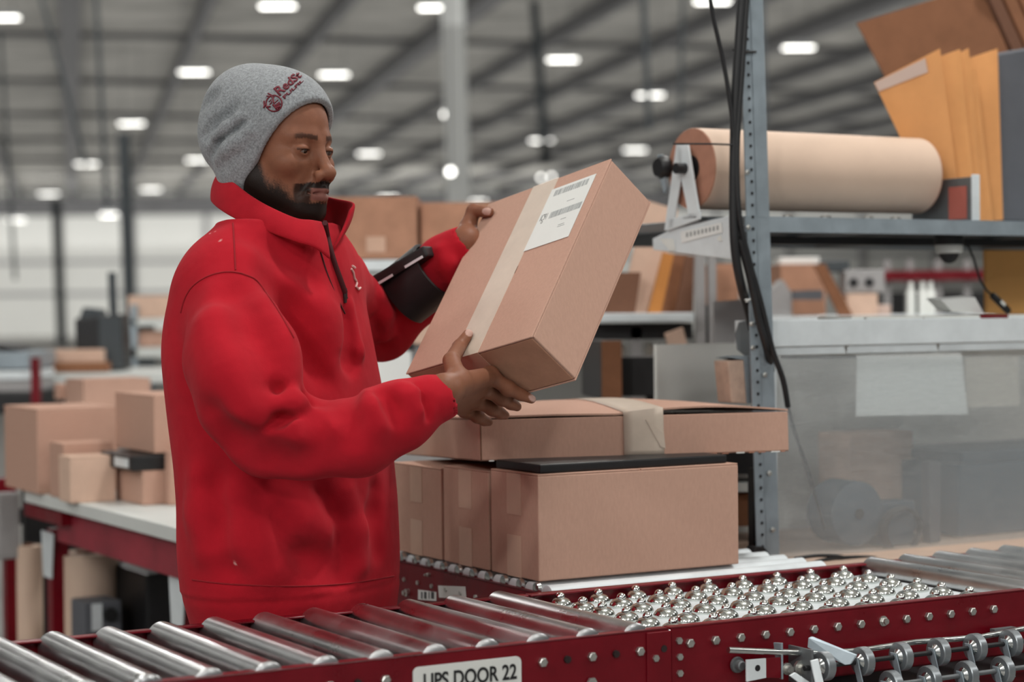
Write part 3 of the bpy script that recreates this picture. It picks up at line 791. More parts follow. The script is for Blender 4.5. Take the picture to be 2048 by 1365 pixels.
# upper shelf
zs = zat(1531, 433, -0.03); lip = 0.034
us = u_at(1490, -0.03, zs)
m = MB(); m.box(BN(us, -0.03, zs - lip), E1 * (u_e - us), -E2 * 0.004, Z * lip); m.box(BN(us, -0.03, zs - 0.003), E1 * (u_e - us), -E2 * 0.90, Z * 0.003)
m.box(BN(us, 0.866, zs - lip), E1 * (u_e - us), -E2 * 0.004, Z * lip); m.build('shelf', 'zinc', bench, bevel=0.0012, seg=1)
for u in (us + 0.3, us + 0.9, us + 1.5):
    m = MB(); m.box(BN(u, -0.02, zs - lip), E1 * 0.03, -E2 * 0.88, Z * (lip - 0.004)); m.build('shelf_rib', 'zinc_d', bench)
m = MB(); m.box(BN(us + 0.02, 0.18, zs - 0.05), E1 * (u_e - us), -E2 * 0.04, Z * 0.018); m.build('lamp_channel', 'black', bench)
for px in (1575, 1650, 1735, 1790):
    p = on_bench(px, 438, 0.0); 
    m = MB(); m.lathe(BN(u_at(px, -0.01, zs), -0.012, zs), Z, [(0, 0.012), (0.004, 0.012), (0.006, 0.006)], 10); m.build('bolt', 'bolt', bench, smooth=30)
# side bracket: tapering plate with a label, leaning back-left from the post
def on_plane_e1(px, py, u):
    p0 = BN(u, 0, 0); r = ray(px, py); k = np.dot(p0 - CP, E1) / np.dot(r, E1); return CP + r * k
ub = u_at(1470, -0.03, zs) - 0.0
m = MB(); m.prism([on_plane_e1(x, y, ub) for x, y in ((1466, 430), (1466, 519), (1306, 500), (1305, 478), (1336, 462))], E1 * 0.004); brk = m.build('side_bracket', 'zinc_l', bench, bevel=0.001, seg=1)
m = MB(); m.prism([on_plane_e1(x, y, ub - 0.002) for x, y in ((1361, 464), (1443, 445), (1445, 465), (1363, 486))], E1 * 0.001); lb = m.build('label_strip', 'paper', brk)
for k in range(9):
    x = 1372 + k * 7.6; y = 470 - k * 1.75
    m = MB(); m.prism([on_plane_e1(a, b, ub - 0.0025) for a, b in ((x, y - 4), (x + 4, y - 5), (x + 4, y + 4), (x, y + 5))], E1 * 0.0004); m.build('print', 'ink_grey', lb)
m = MB(); m.prism([on_plane_e1(x, y, ub - 0.002) for x, y in ((1318, 477), (1346, 478), (1351, 500), (1340, 503))], E1 * 0.001); m.build('label_scrap', 'label', brk)
m = MB(); m.prism([on_plane_e1(x, y, ub - 0.002) for x, y in ((1434, 476), (1442, 470), (1444, 482), (1436, 482))], E1 * 0.001); m.build('label_scrap', 'label', brk)
# roll holder: left A-frame and right cheek
zr_ = zs
rollc = on_bench(1385, 338, 0.14)
holder = thing('roll_holder', 'grey steel cradle with A-shaped ends carrying the paper roll on the shelf', 'stand', BN(us + 0.25, 0.14, zs))
uh = np.dot(rollc - BN(0, 0, 0), E1) - 0.02
AF = lambda px, py: on_plane_e1(px, py, uh)
for poly in ([(1352, 288), (1376, 290), (1400, 436), (1378, 438), (1360, 350)], [(1352, 288), (1364, 300), (1362, 352), (1345, 455), (1328, 462)], [(1336, 440), (1400, 422), (1400, 438), (1333, 462)]):
    m = MB(); m.prism([AF(*p) for p in poly], E1 * 0.004); m.build('a_frame', 'zinc_l', holder, bevel=0.0008, seg=1)
m = MB(); m.lathe(AF(1322, 335), E1, [(-0.01, 0.02), (0.0, 0.026), (0.012, 0.026), (0.015, 0.015)], 14); m.build('tension_knob', 'black', holder, smooth=40)
m = MB(); m.prism([AF(x, y) for x, y in ((1314, 310), (1322, 309), (1332, 380), (1327, 386), (1318, 350))], E1 * 0.006); m.build('cutter_arm', 'zinc', holder)
# paper roll
rd = 0.089; rl = 0.0
re_ = solve_px(rollc, E1, 1868)
roll = thing('paper_roll', 'big kraft paper roll lying on the shelf behind the steel post', 'paper roll', rollc)
n_ = 40
L_ = re_ - 0.055
m = MB(); m.lathe(rollc, E1, [(0.0, rd), (L_ * 0.72, rd)], n_); m.lathe(rollc + E1 * L_ * 0.72, E1, [(0.0, rd - 0.0006), (L_ * 0.28, rd - 0.0006)], n_)
m.build('paper', 'kraft', roll, smooth=40)
for z0, z1 in ((-0.003, 0.0), (L_, L_ + 0.003)):
    m = MB(); m.lathe(rollc + E1 * z0, E1, [(0, rd - 0.0012), (abs(z1 - z0), rd - 0.0012)], n_); m.build('roll_end', 'kraft_end', roll, smooth=40)
m = MB(); m.lathe(rollc - E1 * 0.006, E1, [(0, 0.030), (0.003, 0.030)], 20); m.build('core', 'black', roll)
m = MB(); m.cyl(rollc - E1 * 0.045, rollc + E1 * (L_ + 0.05), 0.012, 12); m.build('spindle', 'black', roll)
# right cheek with a red sticker
uc = np.dot(rollc - BN(0, 0, 0), E1) + L_ + 0.028
AC = lambda px, py: on_plane_e1(px, py, uc)
m = MB(); m.box(BN(uc, -0.012, zs), E1 * 0.004, -E2 * 0.2, Z * 0.10); m.build('cheek', 'zinc_d', holder, bevel=0.001, seg=1)
m = MB(); m.box(BN(uc - 0.001, -0.02, zs), E1 * 0.022, -E2 * 0.006, Z * 0.105); m.build('cheek_edge', 'zinc_l', holder, bevel=0.001, seg=1)
MT['stick_red'] = mat('faded_red_sticker', (176, 96, 84), 0.6)
m = MB(); m.box(BN(uc - 0.0015, 0.0, zs + 0.005), E1 * 0.001, -E2 * 0.06, Z * 0.075); m.build('sticker', 'stick_red', holder)
m = MB(); m.lathe(BN(uc - 0.012, 0.14, rollc[2]), E1, [(0, 0.03), (0.012, 0.03)], 14); m.build('bearing', 'black', holder, smooth=40)
m = MB(); m.box(BN(uh, 0.10, zs + 0.001), E1 * (uc - uh), -E2 * 0.05, Z * 0.004); m.build('base_bar', 'zinc_d', holder)

# padded envelopes standing on the shelf, fanned out
def sheet(name, label, cat, pts, thick, material, group=None, v=0.0, nrm=None):
    """four measured corners on a vertical plane at offset v, given real thickness"""
    return None
def envelope(label, px, D, t, yaw):
    """px: corners bl, br, tr, tl measured at distance D (a plane turned by yaw)"""
    c = U(*px[0], D); n = np.array([math.sin(math.radians(yaw)), -math.cos(math.radians(yaw)), 0])
    def pl(x, y):
        r = ray(x, y); k = np.dot(c - CP, n) / np.dot(r, n); return CP + r * k
    P = [pl(*q) for q in px]
    root = thing('padded_envelope', label, 'envelope', (P[0] + P[1]) / 2, 'padded envelopes on the shelf')
    nu, nv = 8, 10; vs = []; fs = []
    for sg in (0, 1):
        for j in range(nv + 1):
            for i in range(nu + 1):
                u, v_ = i / nu, j / nv
                p = (P[0] * (1 - u) + P[1] * u) * (1 - v_) + (P[3] * (1 - u) + P[2] * u) * v_
                e = min(1, 5 * min(u, 1 - u)) * min(1, 5 * min(v_, 1 - v_))
                puff = t * (0.12 + 0.88 * e ** 0.6)
                vs.append(p + n * (puff * (0.5 if sg else -0.5)))
    N = (nu + 1) * (nv + 1)
    for j in range(nv):
        for i in range(nu):
            a = j * (nu + 1) + i
            fs += [[a, a + nu + 1, a + nu + 2, a + 1], [N + a, N + a + 1, N + a + nu + 2, N + a + nu + 1]]
    bd = [i for i in range(nu + 1)] + [j * (nu + 1) + nu for j in range(1, nv + 1)] + [nv * (nu + 1) + i for i in range(nu - 1, -1, -1)] + [j * (nu + 1) for j in range(nv - 1, 0, -1)]
    for a, b in zip(bd, bd[1:] + bd[:1]): fs.append([b, a, N + a, N + b])
    m = MB(); m.add(vs, fs); bd_ = m.build('envelope_body', 'env', root, smooth=60)
    return root, P, n
D0 = 4.42
ev = [([(1880, 442), (1925, 442), (1880, 97), (1748, 165)], 4.34, 0.010, -22, 'frontmost padded envelope with its pale gummed flap, leaning by the roll end'),
      ([(1925, 442), (1955, 443), (1920, 98), (1860, 120)], 4.39, 0.011, 20, 'second padded envelope from the front of the leaning row'),
      ([(1945, 443), (1968, 443), (1937, 96), (1890, 122)], 4.43, 0.011, 24, 'third padded envelope, with a bent corner, in the leaning row'),
      ([(1962, 443), (1985, 443), (1952, 140), (1905, 146)], 4.47, 0.010, 28, 'fourth padded envelope, almost hidden in the leaning row'),
      ([(1975, 443), (2006, 440), (1995, 97), (1938, 116)], 4.56, 0.014, 10, 'rearmost padded envelope, upright against the dark grey bin')]
for i, (px, D, t, yaw, lb_) in enumerate(ev):
    root, P, n = envelope(lb_, px, D + 0.36, t, yaw)
    if i == 0:
        f = lambda u, v_: (P[0] * (1 - u) + P[1] * u) * (1 - v_) + (P[3] * (1 - u) + P[2] * u) * v_
        m = MB(); m.prism([f(0.01, 0.93) + n * 0.004, f(0.78, 0.90) + n * 0.006, f(0.78, 0.985) + n * 0.006, f(0.01, 0.995) + n * 0.004], n * 0.0012); m.build('gummed_flap', 'env_flap', root)
# cardboard sheets standing behind the envelopes
def slabby(name, label, cat, px, D, t, yaw, material, group=None, bevel=0.0):
    c = U(*px[0], D); n = np.array([math.sin(math.radians(yaw)), -math.cos(math.radians(yaw)), 0])
    P = []
    for q in px:
        r = ray(*q); P.append(CP + r * (np.dot(c - CP, n) / np.dot(r, n)))
    m = MB(); m.prism(P, -n * t)
    o = m.build(name, material, bevel=bevel, seg=1, loc=(P[0] + P[1]) / 2)
    return tag(o, label, cat, group)
slabby('cardboard_sheet', 'large brown cardboard sheet sticking up behind the padded envelopes', 'cardboard', [(1930, 442), (2100, 300), (1960, -30), (1714, 46), (1790, 190)], 5.36, 0.006, 12, 'card_brown')
for k, (x0, lb_) in enumerate(((1962, 'dark cardboard edge next to the big brown sheet at top right'), (1992, 'second cardboard edge from the big brown sheet at top right'), (2022, 'outermost cardboard edge in the top right corner'))):
    slabby('cardboard_sheet', lb_, 'cardboard', [(x0 + 85, 150), (x0 + 110, 150), (x0 + 24, -40), (x0, -40)], 5.42 + 0.03 * k, 0.02, 30, ('card_edge', 'card_brown', 'card_brown')[k], bevel=0.001)
slabby('storage_bin', 'dark grey smooth bin on the shelf at the right edge of the view', 'bin', [(1996, 443), (2200, 452), (2200, 70), (1994, 106)], 5.0, 0.2, 26, 'grey_p', bevel=0.006)

# lower frame: galvanised beam, trim strip and the clear scratched panel
zb1, zb0 = zat(1560, 641, 0), zat(1560, 694, 0)
m = MB(); m.box(BN(u_at(1525, 0, zb1), 0, zb0), E1 * (u_e + 0.1), -E2 * 0.10, Z * (zb1 - zb0)); m.build('beam', 'zinc_l', bench, bevel=0.002)
m = MB(); m.box(BN(u_at(1706, 0, zb1), 0.004, zb1), E1 * 1.6, -E2 * 0.12, Z * 0.006); m.build('top_strip', 'label', bench, bevel=0.001, seg=1)
zq = zat(1560, 711, 0)
e0 = u_at(1550, 0, zq)
for a, b in ((1550, 1694), (1697, 1878), (1881, 2120)):
    ua, ubb = u_at(a, 0, zq), u_at(b, 0, zq); m = MB(); m.prism([BN(ua, 0.004, zq), BN(ubb, 0.004, zq), BN(ubb - 0.004, 0.004, zb0 - 0.002), BN(ua + 0.004, 0.004, zb0 - 0.002)], -E2 * 0.004); m.build('trim_strip', 'zinc_l', bench, bevel=0.0006, seg=1)
for (px, py) in ((1730, 637), (1847, 637)):
    stamp(screw_me, on_bench(px, py, 0.002), bench).scale = (0.5,) * 3
def clear_panel_mat():
    m = bpy.data.materials.new('scratched_clear_panel'); m.use_nodes = True
    nt = m.node_tree; n = nt.nodes; L = nt.links.new; n.remove(n['Principled BSDF']); out = n['Material Output']
    tr = n.new('ShaderNodeBsdfTransparent'); tr.inputs[0].default_value = (0.96, 0.975, 0.98, 1)
    df = n.new('ShaderNodeBsdfDiffuse'); df.inputs[0].default_value = lin((236, 240, 241))
    gl = n.new('ShaderNodeBsdfGlossy'); gl.inputs['Roughness'].default_value = 0.22
    tc = n.new('ShaderNodeTexCoord'); mp = n.new('ShaderNodeMapping'); mp.inputs['Scale'].default_value = (3, 3, 40)
    no = n.new('ShaderNodeTexNoise'); no.inputs['Scale'].default_value = 9; no.inputs['Detail'].default_value = 6
    L(tc.outputs['Object'], mp.inputs[0]); L(mp.outputs[0], no.inputs[0])
    rp = n.new('ShaderNodeMapRange'); rp.inputs[1].default_value = 0.3; rp.inputs[2].default_value = 0.75; rp.inputs[3].default_value = 0.13; rp.inputs[4].default_value = 0.20
    L(no.outputs[0], rp.inputs[0])
    a = n.new('ShaderNodeMixShader'); L(rp.outputs[0], a.inputs[0]); L(tr.outputs[0], a.inputs[1]); L(df.outputs[0], a.inputs[2])
    b = n.new("ShaderNodeMixShader"); b.inputs[0].default_value = 0.04; L(a.outputs[0], b.inputs[1]); L(gl.outputs[0], b.inputs[2])
    L(b.outputs[0], out.inputs[0]); return m
MT['clear'] = clear_panel_mat()
m = MB(); m.prism([on_bench(x, y, 0.0) for x, y in ((1540, 1117), (2200, 1078), (2200, 712), (1552, 712))], -E2 * 0.003); m.build('clear_panel', 'clear', bench)
m = MB(); m.prism([on_bench(x, y, 0.006) for x, y in ((1563, 712), (1712, 712), (1712, 717), (1563, 718))], -E2 * 0.004); m.build('panel_gap', 'black', bench)
# things behind the panel
m = MB(); m.box(BN(0.03, 0.47, ZB - 0.005), E1 * 1.9, -E2 * 0.012, Z * 0.46); m.build('back_board', 'label', bench)
def WT(px, v): return BN(u_at(px, v, ZB), v, ZB - 0.0045)
m = MB(); m.prism([on_bench(x, y, 0.012) for x, y in ((1712, 833), (1936, 829), (1922, 700), (1714, 703))], -E2 * 0.001)
tag(m.build('paper_sheet', 'paper', loc=on_bench(1820, 830, 0.012)), 'white paper sheet taped up behind the clear panel, larger and brighter one', 'paper')
m = MB(); m.prism([on_bench(x, y, 0.03) for x, y in ((1932, 815), (2040, 812), (2036, 712), (1930, 714))], -E2 * 0.001)
MT['paper_c'] = mat('cream_paper', (212, 206, 196), 0.7)
tag(m.build('paper_sheet', 'paper_c', loc=on_bench(1985, 815, 0.03)), 'cream paper sheet behind the clear panel at its upper right', 'paper')
def disc_thing(name, label, cat, px, py, v, r, wd, material, hubr=0.4):
    c = on_bench(px, py, v)
    t = thing(name, label, cat, c - Z * r)
    m = MB(); m.lathe(c, -E2, [(0, r * 0.86), (0.006, r), (wd - 0.006, r), (wd, r * 0.86)], 28); m.build('drum', material, t, smooth=40)
    m = MB(); m.lathe(c + E2 * 0.004, -E2, [(0, r * hubr), (0.004, r * hubr)], 20); m.build('hub', 'black', t)
    return t
disc_thing('cable_drum', 'round dark drum standing behind the clear panel', 'drum', 1718, 1028, 0.05, 0.073, 0.10, 'lblue', 0.16)
# coil of cable beside it
cc = on_bench(1808, 1062, 0.03)
m = MB(); pts = []
for k in range(0, 73):
    a = 2 * math.pi * k / 24; r_ = 0.052 + 0.002 * (k // 24)
    pts.append(cc + E1 * (r_ * math.cos(a)) + Z * (r_ * 0.92 * math.sin(a)) - E2 * (0.006 * (k / 24)))
m.tube(pts, 0.005, 8); o = m.build('cable_coil', 'rubber', smooth=60, loc=cc)
tag(o, 'coiled dark cable hanging behind the clear panel beside the drum', 'cable')
m = MB(); m.box(WT(1762, 0.06), E1 * 0.10, -E2 * 0.06, Z * 0.10); tag(m.build('small_box', 'lblue', bevel=0.004, loc=on_bench(1762, 1098, 0.06)), 'blue grey box behind the cable coil and clear panel', 'box')
m = MB(); m.box(WT(1918, 0.10), E1 * 0.5, -E2 * 0.22, Z * 0.17); m.box(on_bench(1925, 930, 0.12), E1 * 0.45, -E2 * 0.25, Z * 0.03)
tag(m.build('machine_case', 'lblue', bevel=0.006, loc=on_bench(1918, 1098, 0.10)), 'large blue grey machine case behind the clear panel at far right', 'machine')
m = MB(); m.box(WT(1700, 0.30), E1 * 0.20, -E2 * 0.12, Z * 0.24)
tag(m.build('carton', 'card_pink', bevel=0.004, loc=on_bench(1790, 1075, 0.34)), 'pale carton standing at the back of the bench behind the clear panel', 'box')
m = MB(); m.box(WT(1860, 0.04) , E1 * 0.035, -E2 * 0.03, Z * 0.19)
tag(m.build('tape_gun_handle', 'grey_p', bevel=0.008, loc=on_bench(1860, 1095, 0.04)), 'upright grey handle behind the clear panel, right of the coil', 'tool')
# papers and small things on the beam
p = on_bench(1880, 632, 0.02)
m = MB(); m.prism([on_bench(x, y, 0.03) for x, y in ((1882, 600), (1950, 595), (1968, 628), (1905, 624))], Z * 0.004 - E2 * 0.05); tag(m.build('paper_pile', 'paper', loc=p), 'curled pale paper lying on the galvanised beam by the orange envelope', 'paper')
m = MB(); m.box(on_bench(1962, 638, 0.0), E1 * 0.085, -E2 * 0.05, Z * 0.009); tag(m.build('red_tray', 'red', bevel=0.001, seg=1, loc=on_bench(1962, 638, 0.0)), 'small flat red tray on the beam under the black plug', 'tray')
o = slabby('padded_envelope', 'orange padded envelope standing behind the beam at the right edge', 'envelope', [(1972, 628), (2120, 630), (2120, 500), (1970, 500)], 4.95, 0.012, 20, 'env_b', bevel=0.003)
# camera dome under the shelf with its cord
dc = BN(u_at(1898, 0.12, zs), 0.12, zs - lip)
dc = on_bench(1898, 497, 0.06)
dome = thing('dome_camera', 'small dome camera with a pale collar hanging under the shelf', 'camera', dc)
ztop = zs - 0.004
m = MB(); m.lathe(dc, Z, [(-0.012, 0.027), (-0.010, 0.031), (0.004, 0.033), (0.008, 0.031)], 24); m.build('collar', 'label', dome, smooth=40)
m = MB(); m.lathe(dc + Z * 0.008, Z, [(0, 0.034), (max(0.004, ztop - dc[2] - 0.008), 0.034)], 20); m.build('mount', 'black', dome, smooth=40)
m = MB(); q = 0.023; m.lathe(dc - Z * 0.012 , -Z, [(q * math.sin(a), max(0.0005, q * math.cos(a))) for a in np.linspace(0, math.pi / 2, 8)], 20); m.build('dome', 'black', dome, smooth=60)
m = MB(); cp_ = [on_bench(x, y, 0.06) for x, y in ((1922, 482), (1938, 495), (1948, 520), (1960, 560), (1972, 580), (1985, 592))]; m.tube(cp_, 0.0028, 8); m.build('cord', 'rubber', dome, smooth=60)
a, b = on_bench(1984, 590, 0.06), on_bench(2018, 624, 0.06)
m = MB(); m.tube([a, a + (b - a) * 0.06, a + (b - a) * 0.94, b], [0.007, 0.0085, 0.0085, 0.006], 8); pg = m.build('plug', 'black', dome, smooth=30)
m = MB(); mid = (a + b) / 2 + E2 * 0.0085; x_ = (b - a) / np.linalg.norm(b - a); y_ = np.cross(x_, E2); m.box(mid - x_ * 0.008 - y_ * 0.004, x_ * 0.016, y_ * 0.008, E2 * 0.0006); m.build('plug_label', 'label', pg)

# black cables running down the post
def cable(label, pts, r, v=-0.05):
    ps = [on_bench(px, py, v - dv) for (px, py, dv) in pts]
    # smooth through the points
    out = []
    n = len(ps)
    for i in range(n - 1):
        p0, p1, p2, p3 = ps[max(0, i - 1)], ps[i], ps[i + 1], ps[min(n - 1, i + 2)]
        for t in np.linspace(0, 1, 6, endpoint=False):
            out.append(0.5 * ((2 * p1) + (-p0 + p2) * t + (2 * p0 - 5 * p1 + 4 * p2 - p3) * t * t + (-p0 + 3 * p1 - 3 * p2 + p3) * t ** 3))
    out.append(ps[-1])
    m = MB(); m.tube(out, r, 8); o = m.build('power_cable', 'rubber', smooth=70, loc=ps[-1]); return tag(o, label, 'cable', 'black cables tied to the steel post')
cable('thick black cable bundle tied along the left edge of the steel post', [(1487, -40, 0), (1478, 80, 0), (1470, 220, 0), (1467, 400, 0), (1470, 500, 0), (1482, 570, -.01), (1496, 620, -.06), (1508, 670, -.10)], 0.0095)
cable('black cable down the middle of the post, crossing it below the shelf', [(1496, -40, .004), (1484, 140, .006), (1474, 300, .006), (1478, 430, .008), (1498, 520, .008), (1520, 600, .008), (1545, 700, .006), (1566, 760, .004), (1576, 815, .0)], 0.0062)
cable('thin black cable slanting in from the top left of the post', [(1414, -40, 0), (1428, 40, 0), (1448, 130, 0), (1462, 220, .002), (1470, 300, .004)], 0.0046)
cable('flat black cable loop hanging at the lower part of the post', [(1480, 480, .004), (1502, 560, .004), (1518, 640, .004), (1532, 690, .003), (1540, 728, -.03), (1546, 760, -.07)], 0.0088)
cable('black cable running down behind the clear panel from the post', [(1576, 815, -.055), (1590, 865, -.06), (1612, 930, -.06), (1632, 1000, -.06), (1650, 1060, -.06)], 0.0036)
m = MB(); m.tube([on_bench(1346, 288, -0.03 + 0.03), on_bench(1420, 288, -0.05), on_bench(1474, 290, -0.055)], 0.0022, 6)
tag(m.build('strap', 'rubber', loc=on_bench(1420, 288, -0.05)), 'thin black strap from the A-frame to the cable bundle', 'strap')
m = MB(); m.tube([on_bench(x, y, -0.036) for x, y in ((1466, 100), (1485, 104), (1512, 104))], 0.003, 6); m.build('cable_tie', 'black', bench)
for k, pts in enumerate(([(1590, 1118), (1640, 1112), (1690, 1116), (1716, 1135)], [(1600, 1140), (1640, 1122), (1700, 1115), (1760, 1118), (1800, 1135)], [(1650, 1135), (1690, 1120), (1740, 1122), (1730, 1138)])):
    cable(('dark cable lying on the worktop under the panel, leftmost loop', 'dark cable lying on the worktop under the panel, longest loop', 'dark cable lying on the worktop under the panel, short loop')[k], [(x, y, 0.02) for x, y in pts], 0.0038)
# foam faced pad with a metal backing fixed by the post
pad = thing('foam_pad', 'beige speckled foam pad with metal edge beside the post', 'pad', on_bench(1470, 810, -0.02))
m = MB(); m.prism([on_bench(x, y, -0.01) for x, y in ((1463, 806), (1494, 808), (1488, 720), (1455, 722))], -E2 * 0.05); m.build('foam', 'brush', pad, bevel=0.003)
m = MB(); m.prism([on_bench(x, y, -0.012) for x, y in ((1494, 808), (1503, 806), (1500, 712), (1462, 716), (1488, 720))], -E2 * 0.06); m.build('backing', 'zinc', pad)

# ------------------------------------------------------------------ generic background carton from measured pixels
def carton_px(label, xl, xc, xr, yb, yt, z0=None, D=None, yaw=30, mats='card', group=None, name='carton', cat='box', flaps=True, tape=False, depth=None, bevel=0.004):
    p = UZ(xc, yb, z0) if z0 is not None else U(xc, yb, D)
    a = hdir(yaw); b = hdir(yaw + 90)
    la_ = solve_px(p, a, xr); lb2_ = depth if depth else solve_px(p, b, xl)
    r = ray(xc, yt); h = (CP + r * (p[1] / r[1]))[2] - p[2]
    root = thing(name, label, cat, p + a * la_ / 2 + b * lb2_ / 2, group)
    m = MB(); m.box(p, a * la_, b * lb2_, Z * h); m.build('carton_body', mats, root, bevel=bevel)
    if flaps:
        for k in (0, 1):
            m = MB(); m.box(p + Z * h + b * (lb2_ * (0.5 * k + 0.004)), a * la_, b * lb2_ * 0.492, Z * 0.004); m.build('flap', mats, root)
    if tape:
        m = MB(); m.box(p - b * 0.001 + a * la_ * 0.46, a * 0.05, -b * 0.0008, Z * h); m.build('tape', 'tape_tan', root)
        m = MB(); m.box(p + b * lb2_ * 0.42 - a * 0.001, b * 0.05, -a * 0.0008, Z * h); m.build('tape', 'tape_tan', root)
    return root, p, a, b, la_, lb2_, h

# ------------------------------------------------------------------ left packing table with its cartons
LT = UZ(200, 1018, 0.85)
def LP(s, d, z): return np.array([LT[0], LT[1], 0]) + E2 * s + E1 * d + Z * z
s0, s1 = solve_px(LP(0, 0, 0.85), E2, 48), solve_px(LP(0, 0, 0.85), E2, 470)
table = thing('packing_table', 'white topped packing table on a red steel frame, behind the man at left', 'table', LP(0.3, 0.4, 0))
m = MB(); m.box(LP(s0, 0, 0.815), E2 * (s1 - s0), E1 * 0.85, Z * 0.035); m.build('table_top', 'white', table, bevel=0.003)
sL = solve_px(LP(0, 0, 0.8), E2, 92)
m = MB(); m.box(LP(sL, 0.03, 0.72), E2 * (s1 - sL), E1 * 0.03, Z * 0.085); m.build('apron', 'red_old', table, bevel=0.002)
m = MB(); m.box(LP(s0, 0.0, 0.775), E2 * 0.35, E1 * 0.03, Z * 0.035); m.build('apron_end', 'red', table)
for px, mt_ in ((94, 'red'), (352, 'red')):
    s = solve_px(LP(0, 0.05, 0.6), E2, px)
    m = MB(); m.box(LP(s, 0.05, 0), E2 * 0.05, E1 * 0.05, Z * 0.74); m.build('leg', mt_, table, bevel=0.002)
    m = MB(); m.prism([LP(s - 0.02, 0.045, 0.60), LP(s + 0.055, 0.045, 0.60), LP(s + 0.075, 0.045, 0.73), LP(s - 0.035, 0.045, 0.73)], E1 * 0.004); m.build('leg_bracket', 'zinc_l', table)
for s in (s0 + 0.05, s1 - 0.1):
    m = MB(); m.box(LP(s, 0.75, 0), E2 * 0.05, E1 * 0.05, Z * 0.8); m.build('leg', 'red', table)
# the neighbouring frame at the far left edge
fr = thing('rack_frame', 'red rack frame with grey fittings at the left edge beside the packing table', 'rack', U(20, 1240, 5.6) * np.array([1, 1, 0]))
pA = U(14, 1240, 5.95)
m = MB(); m.box((pA[0], pA[1], 0), E1 * 0.03, -E2 * 0.04, Z * 0.72); m.build('upright', 'red', fr)
m = MB(); m.box((pA[0] - 0.02, pA[1] - 0.02, 0.62), E1 * 0.07, -E2 * 0.05, Z * 0.2); m.build('fitting', 'grey_l', fr, bevel=0.01)
m = MB(); m.box((pA[0] - 0.25, pA[1] + 0.02, 0.80), E1 * 0.28, -E2 * 0.05, Z * 0.05); m.build('rail', 'red', fr)
m = MB(); m.box((pA[0] - 0.25, pA[1] + 0.1, 0.70), E1 * 0.28, -E2 * 0.05, Z * 0.05); m.build('rail', 'black', fr)
# kraft rolls standing under the table
for (x0, x1, yt, s_, lb_) in ((112, 236, 1106, 5.75, 'tall kraft paper roll standing under the white packing table, right of the red leg'), (26, 84, 1092, 6.0, 'slimmer kraft paper roll standing left of the red table leg')):
    pa, pb = U(x0, yt, s_), U(x1, yt, s_); r_ = (pb[0] - pa[0]) / 2; c = (pa + pb) / 2
    t = thing('kraft_roll', lb_, 'paper roll', (c[0], c[1], 0), 'standing kraft rolls')
    m = MB(); m.lathe((c[0], c[1], 0), Z, [(0, r_), (c[2], r_)], 28); m.build('paper', 'kraft', t, smooth=40)
    m = MB(); m.lathe((c[0], c[1], c[2]), Z, [(0, r_ * 0.35), (0.006, r_ * 0.35), (0.006, r_ * 0.3)], 18); m.build('core', 'card_edge', t, smooth=40)
# black machine and case under the table
o = U(168, 1250, 5.5); 
t = thing('label_printer', 'small grey label printer with round knob under the packing table', 'printer', (o[0] + 0.05, o[1], 0.42))
zc = o[2] - 0.04
m = MB(); m.box((o[0], o[1], 0), E1 * 0.11, -E2 * 0.12, Z * (zc + 0.10)); m.build('case', 'grey_p', t, bevel=0.008)
m = MB(); m.box(np.array([o[0], o[1], zc + 0.02]) + E1 * 0.022 + E2 * 0.002, E1 * 0.03, -E2 * 0.004, Z * 0.075); m.build('front_plate', 'zinc_l', t)
m = MB(); m.lathe(np.array([o[0], o[1], zc + 0.06]) + E1 * 0.075, E2, [(0, 0.022), (0.01, 0.02)], 14); m.build('knob', 'black', t, smooth=40)
o = U(242, 1260, 5.35); o = o + np.array([0.04, 0.16, 0])
m = MB(); m.box((o[0], o[1], 0.0), E1 * 0.42, -E2 * 0.3, Z * U(242, 1165, 5.35)[2]); tag(m.build('black_box', 'black', bevel=0.01, loc=(o[0], o[1], 0.36)), 'black equipment case under the packing table beside the printer', 'case')
o = U(180, 1040, 6.1)
m = MB(); m.box((o[0] - 0.25, o[1] + 0.2, 0.0), E1 * 1.0, -E2 * 0.03, Z * 0.80); m.build('back_panel', 'black', table)
# cartons on the table
ZT = 0.8505
g = 'cartons on the white packing table'
carton_px('tall wide brown carton at the left end of the packing table', 10, 76, 238, 990, 822, z0=ZT, group=g, tape=False)
carton_px('low brown carton in front of the tall wide one on the table', 84, 128, 228, 1000, 892, z0=ZT, group=g, mats='card', depth=0.13)
carton_px('smallest pinkish carton standing foremost on the packing table', 128, 141, 232, 1008, 918, z0=ZT, group=g, mats='card_pink', depth=0.1)
r_, p, a, b, la2_, lb3_, h2 = carton_px('squat carton carrying the black tray on the packing table', 232, 286, 334, 1012, 946, z0=ZT, group=g)
carton_px('carton with a white label half hidden by the sweatshirt on the table', 330, 340, 420, 1012, 908, z0=ZT, group=g)
zt2 = p[2] + h2 + 0.006
tr = thing('black_tray', 'black tray with grey label between two stacked cartons on the table', 'tray', p + a * 0.1 + b * 0.1 + Z * h2)
m = MB(); m.box(p - a * 0.03 - b * 0.0 + Z * (h2 + 0.0045), a * 0.24, b * 0.25, Z * 0.040); m.build('tray_body', 'black', tr, bevel=0.004)
m = MB(); m.box(p - a * 0.031 + b * 0.02 + Z * (h2 + 0.012), -a * 0.001, b * 0.11, Z * 0.024); m.build('tray_label', 'zinc_l', tr)
pz = p[2] + h2 + 0.0455
carton_px('raised square carton on the black tray, next to the sweatshirt', 231, 309, 420, 908, 795, D=p[1] + 0.02, group=g)
m = MB(); q_ = U(182, 915, 5.6); m.box((q_[0], q_[1], q_[2]), E1 * 0.06, -E2 * 0.04, Z * 0.035); 
carton_px('long carton farther back, above the tall wide one', 131, 168, 302, 818, 762, D=7.0, group=None, tape=False)
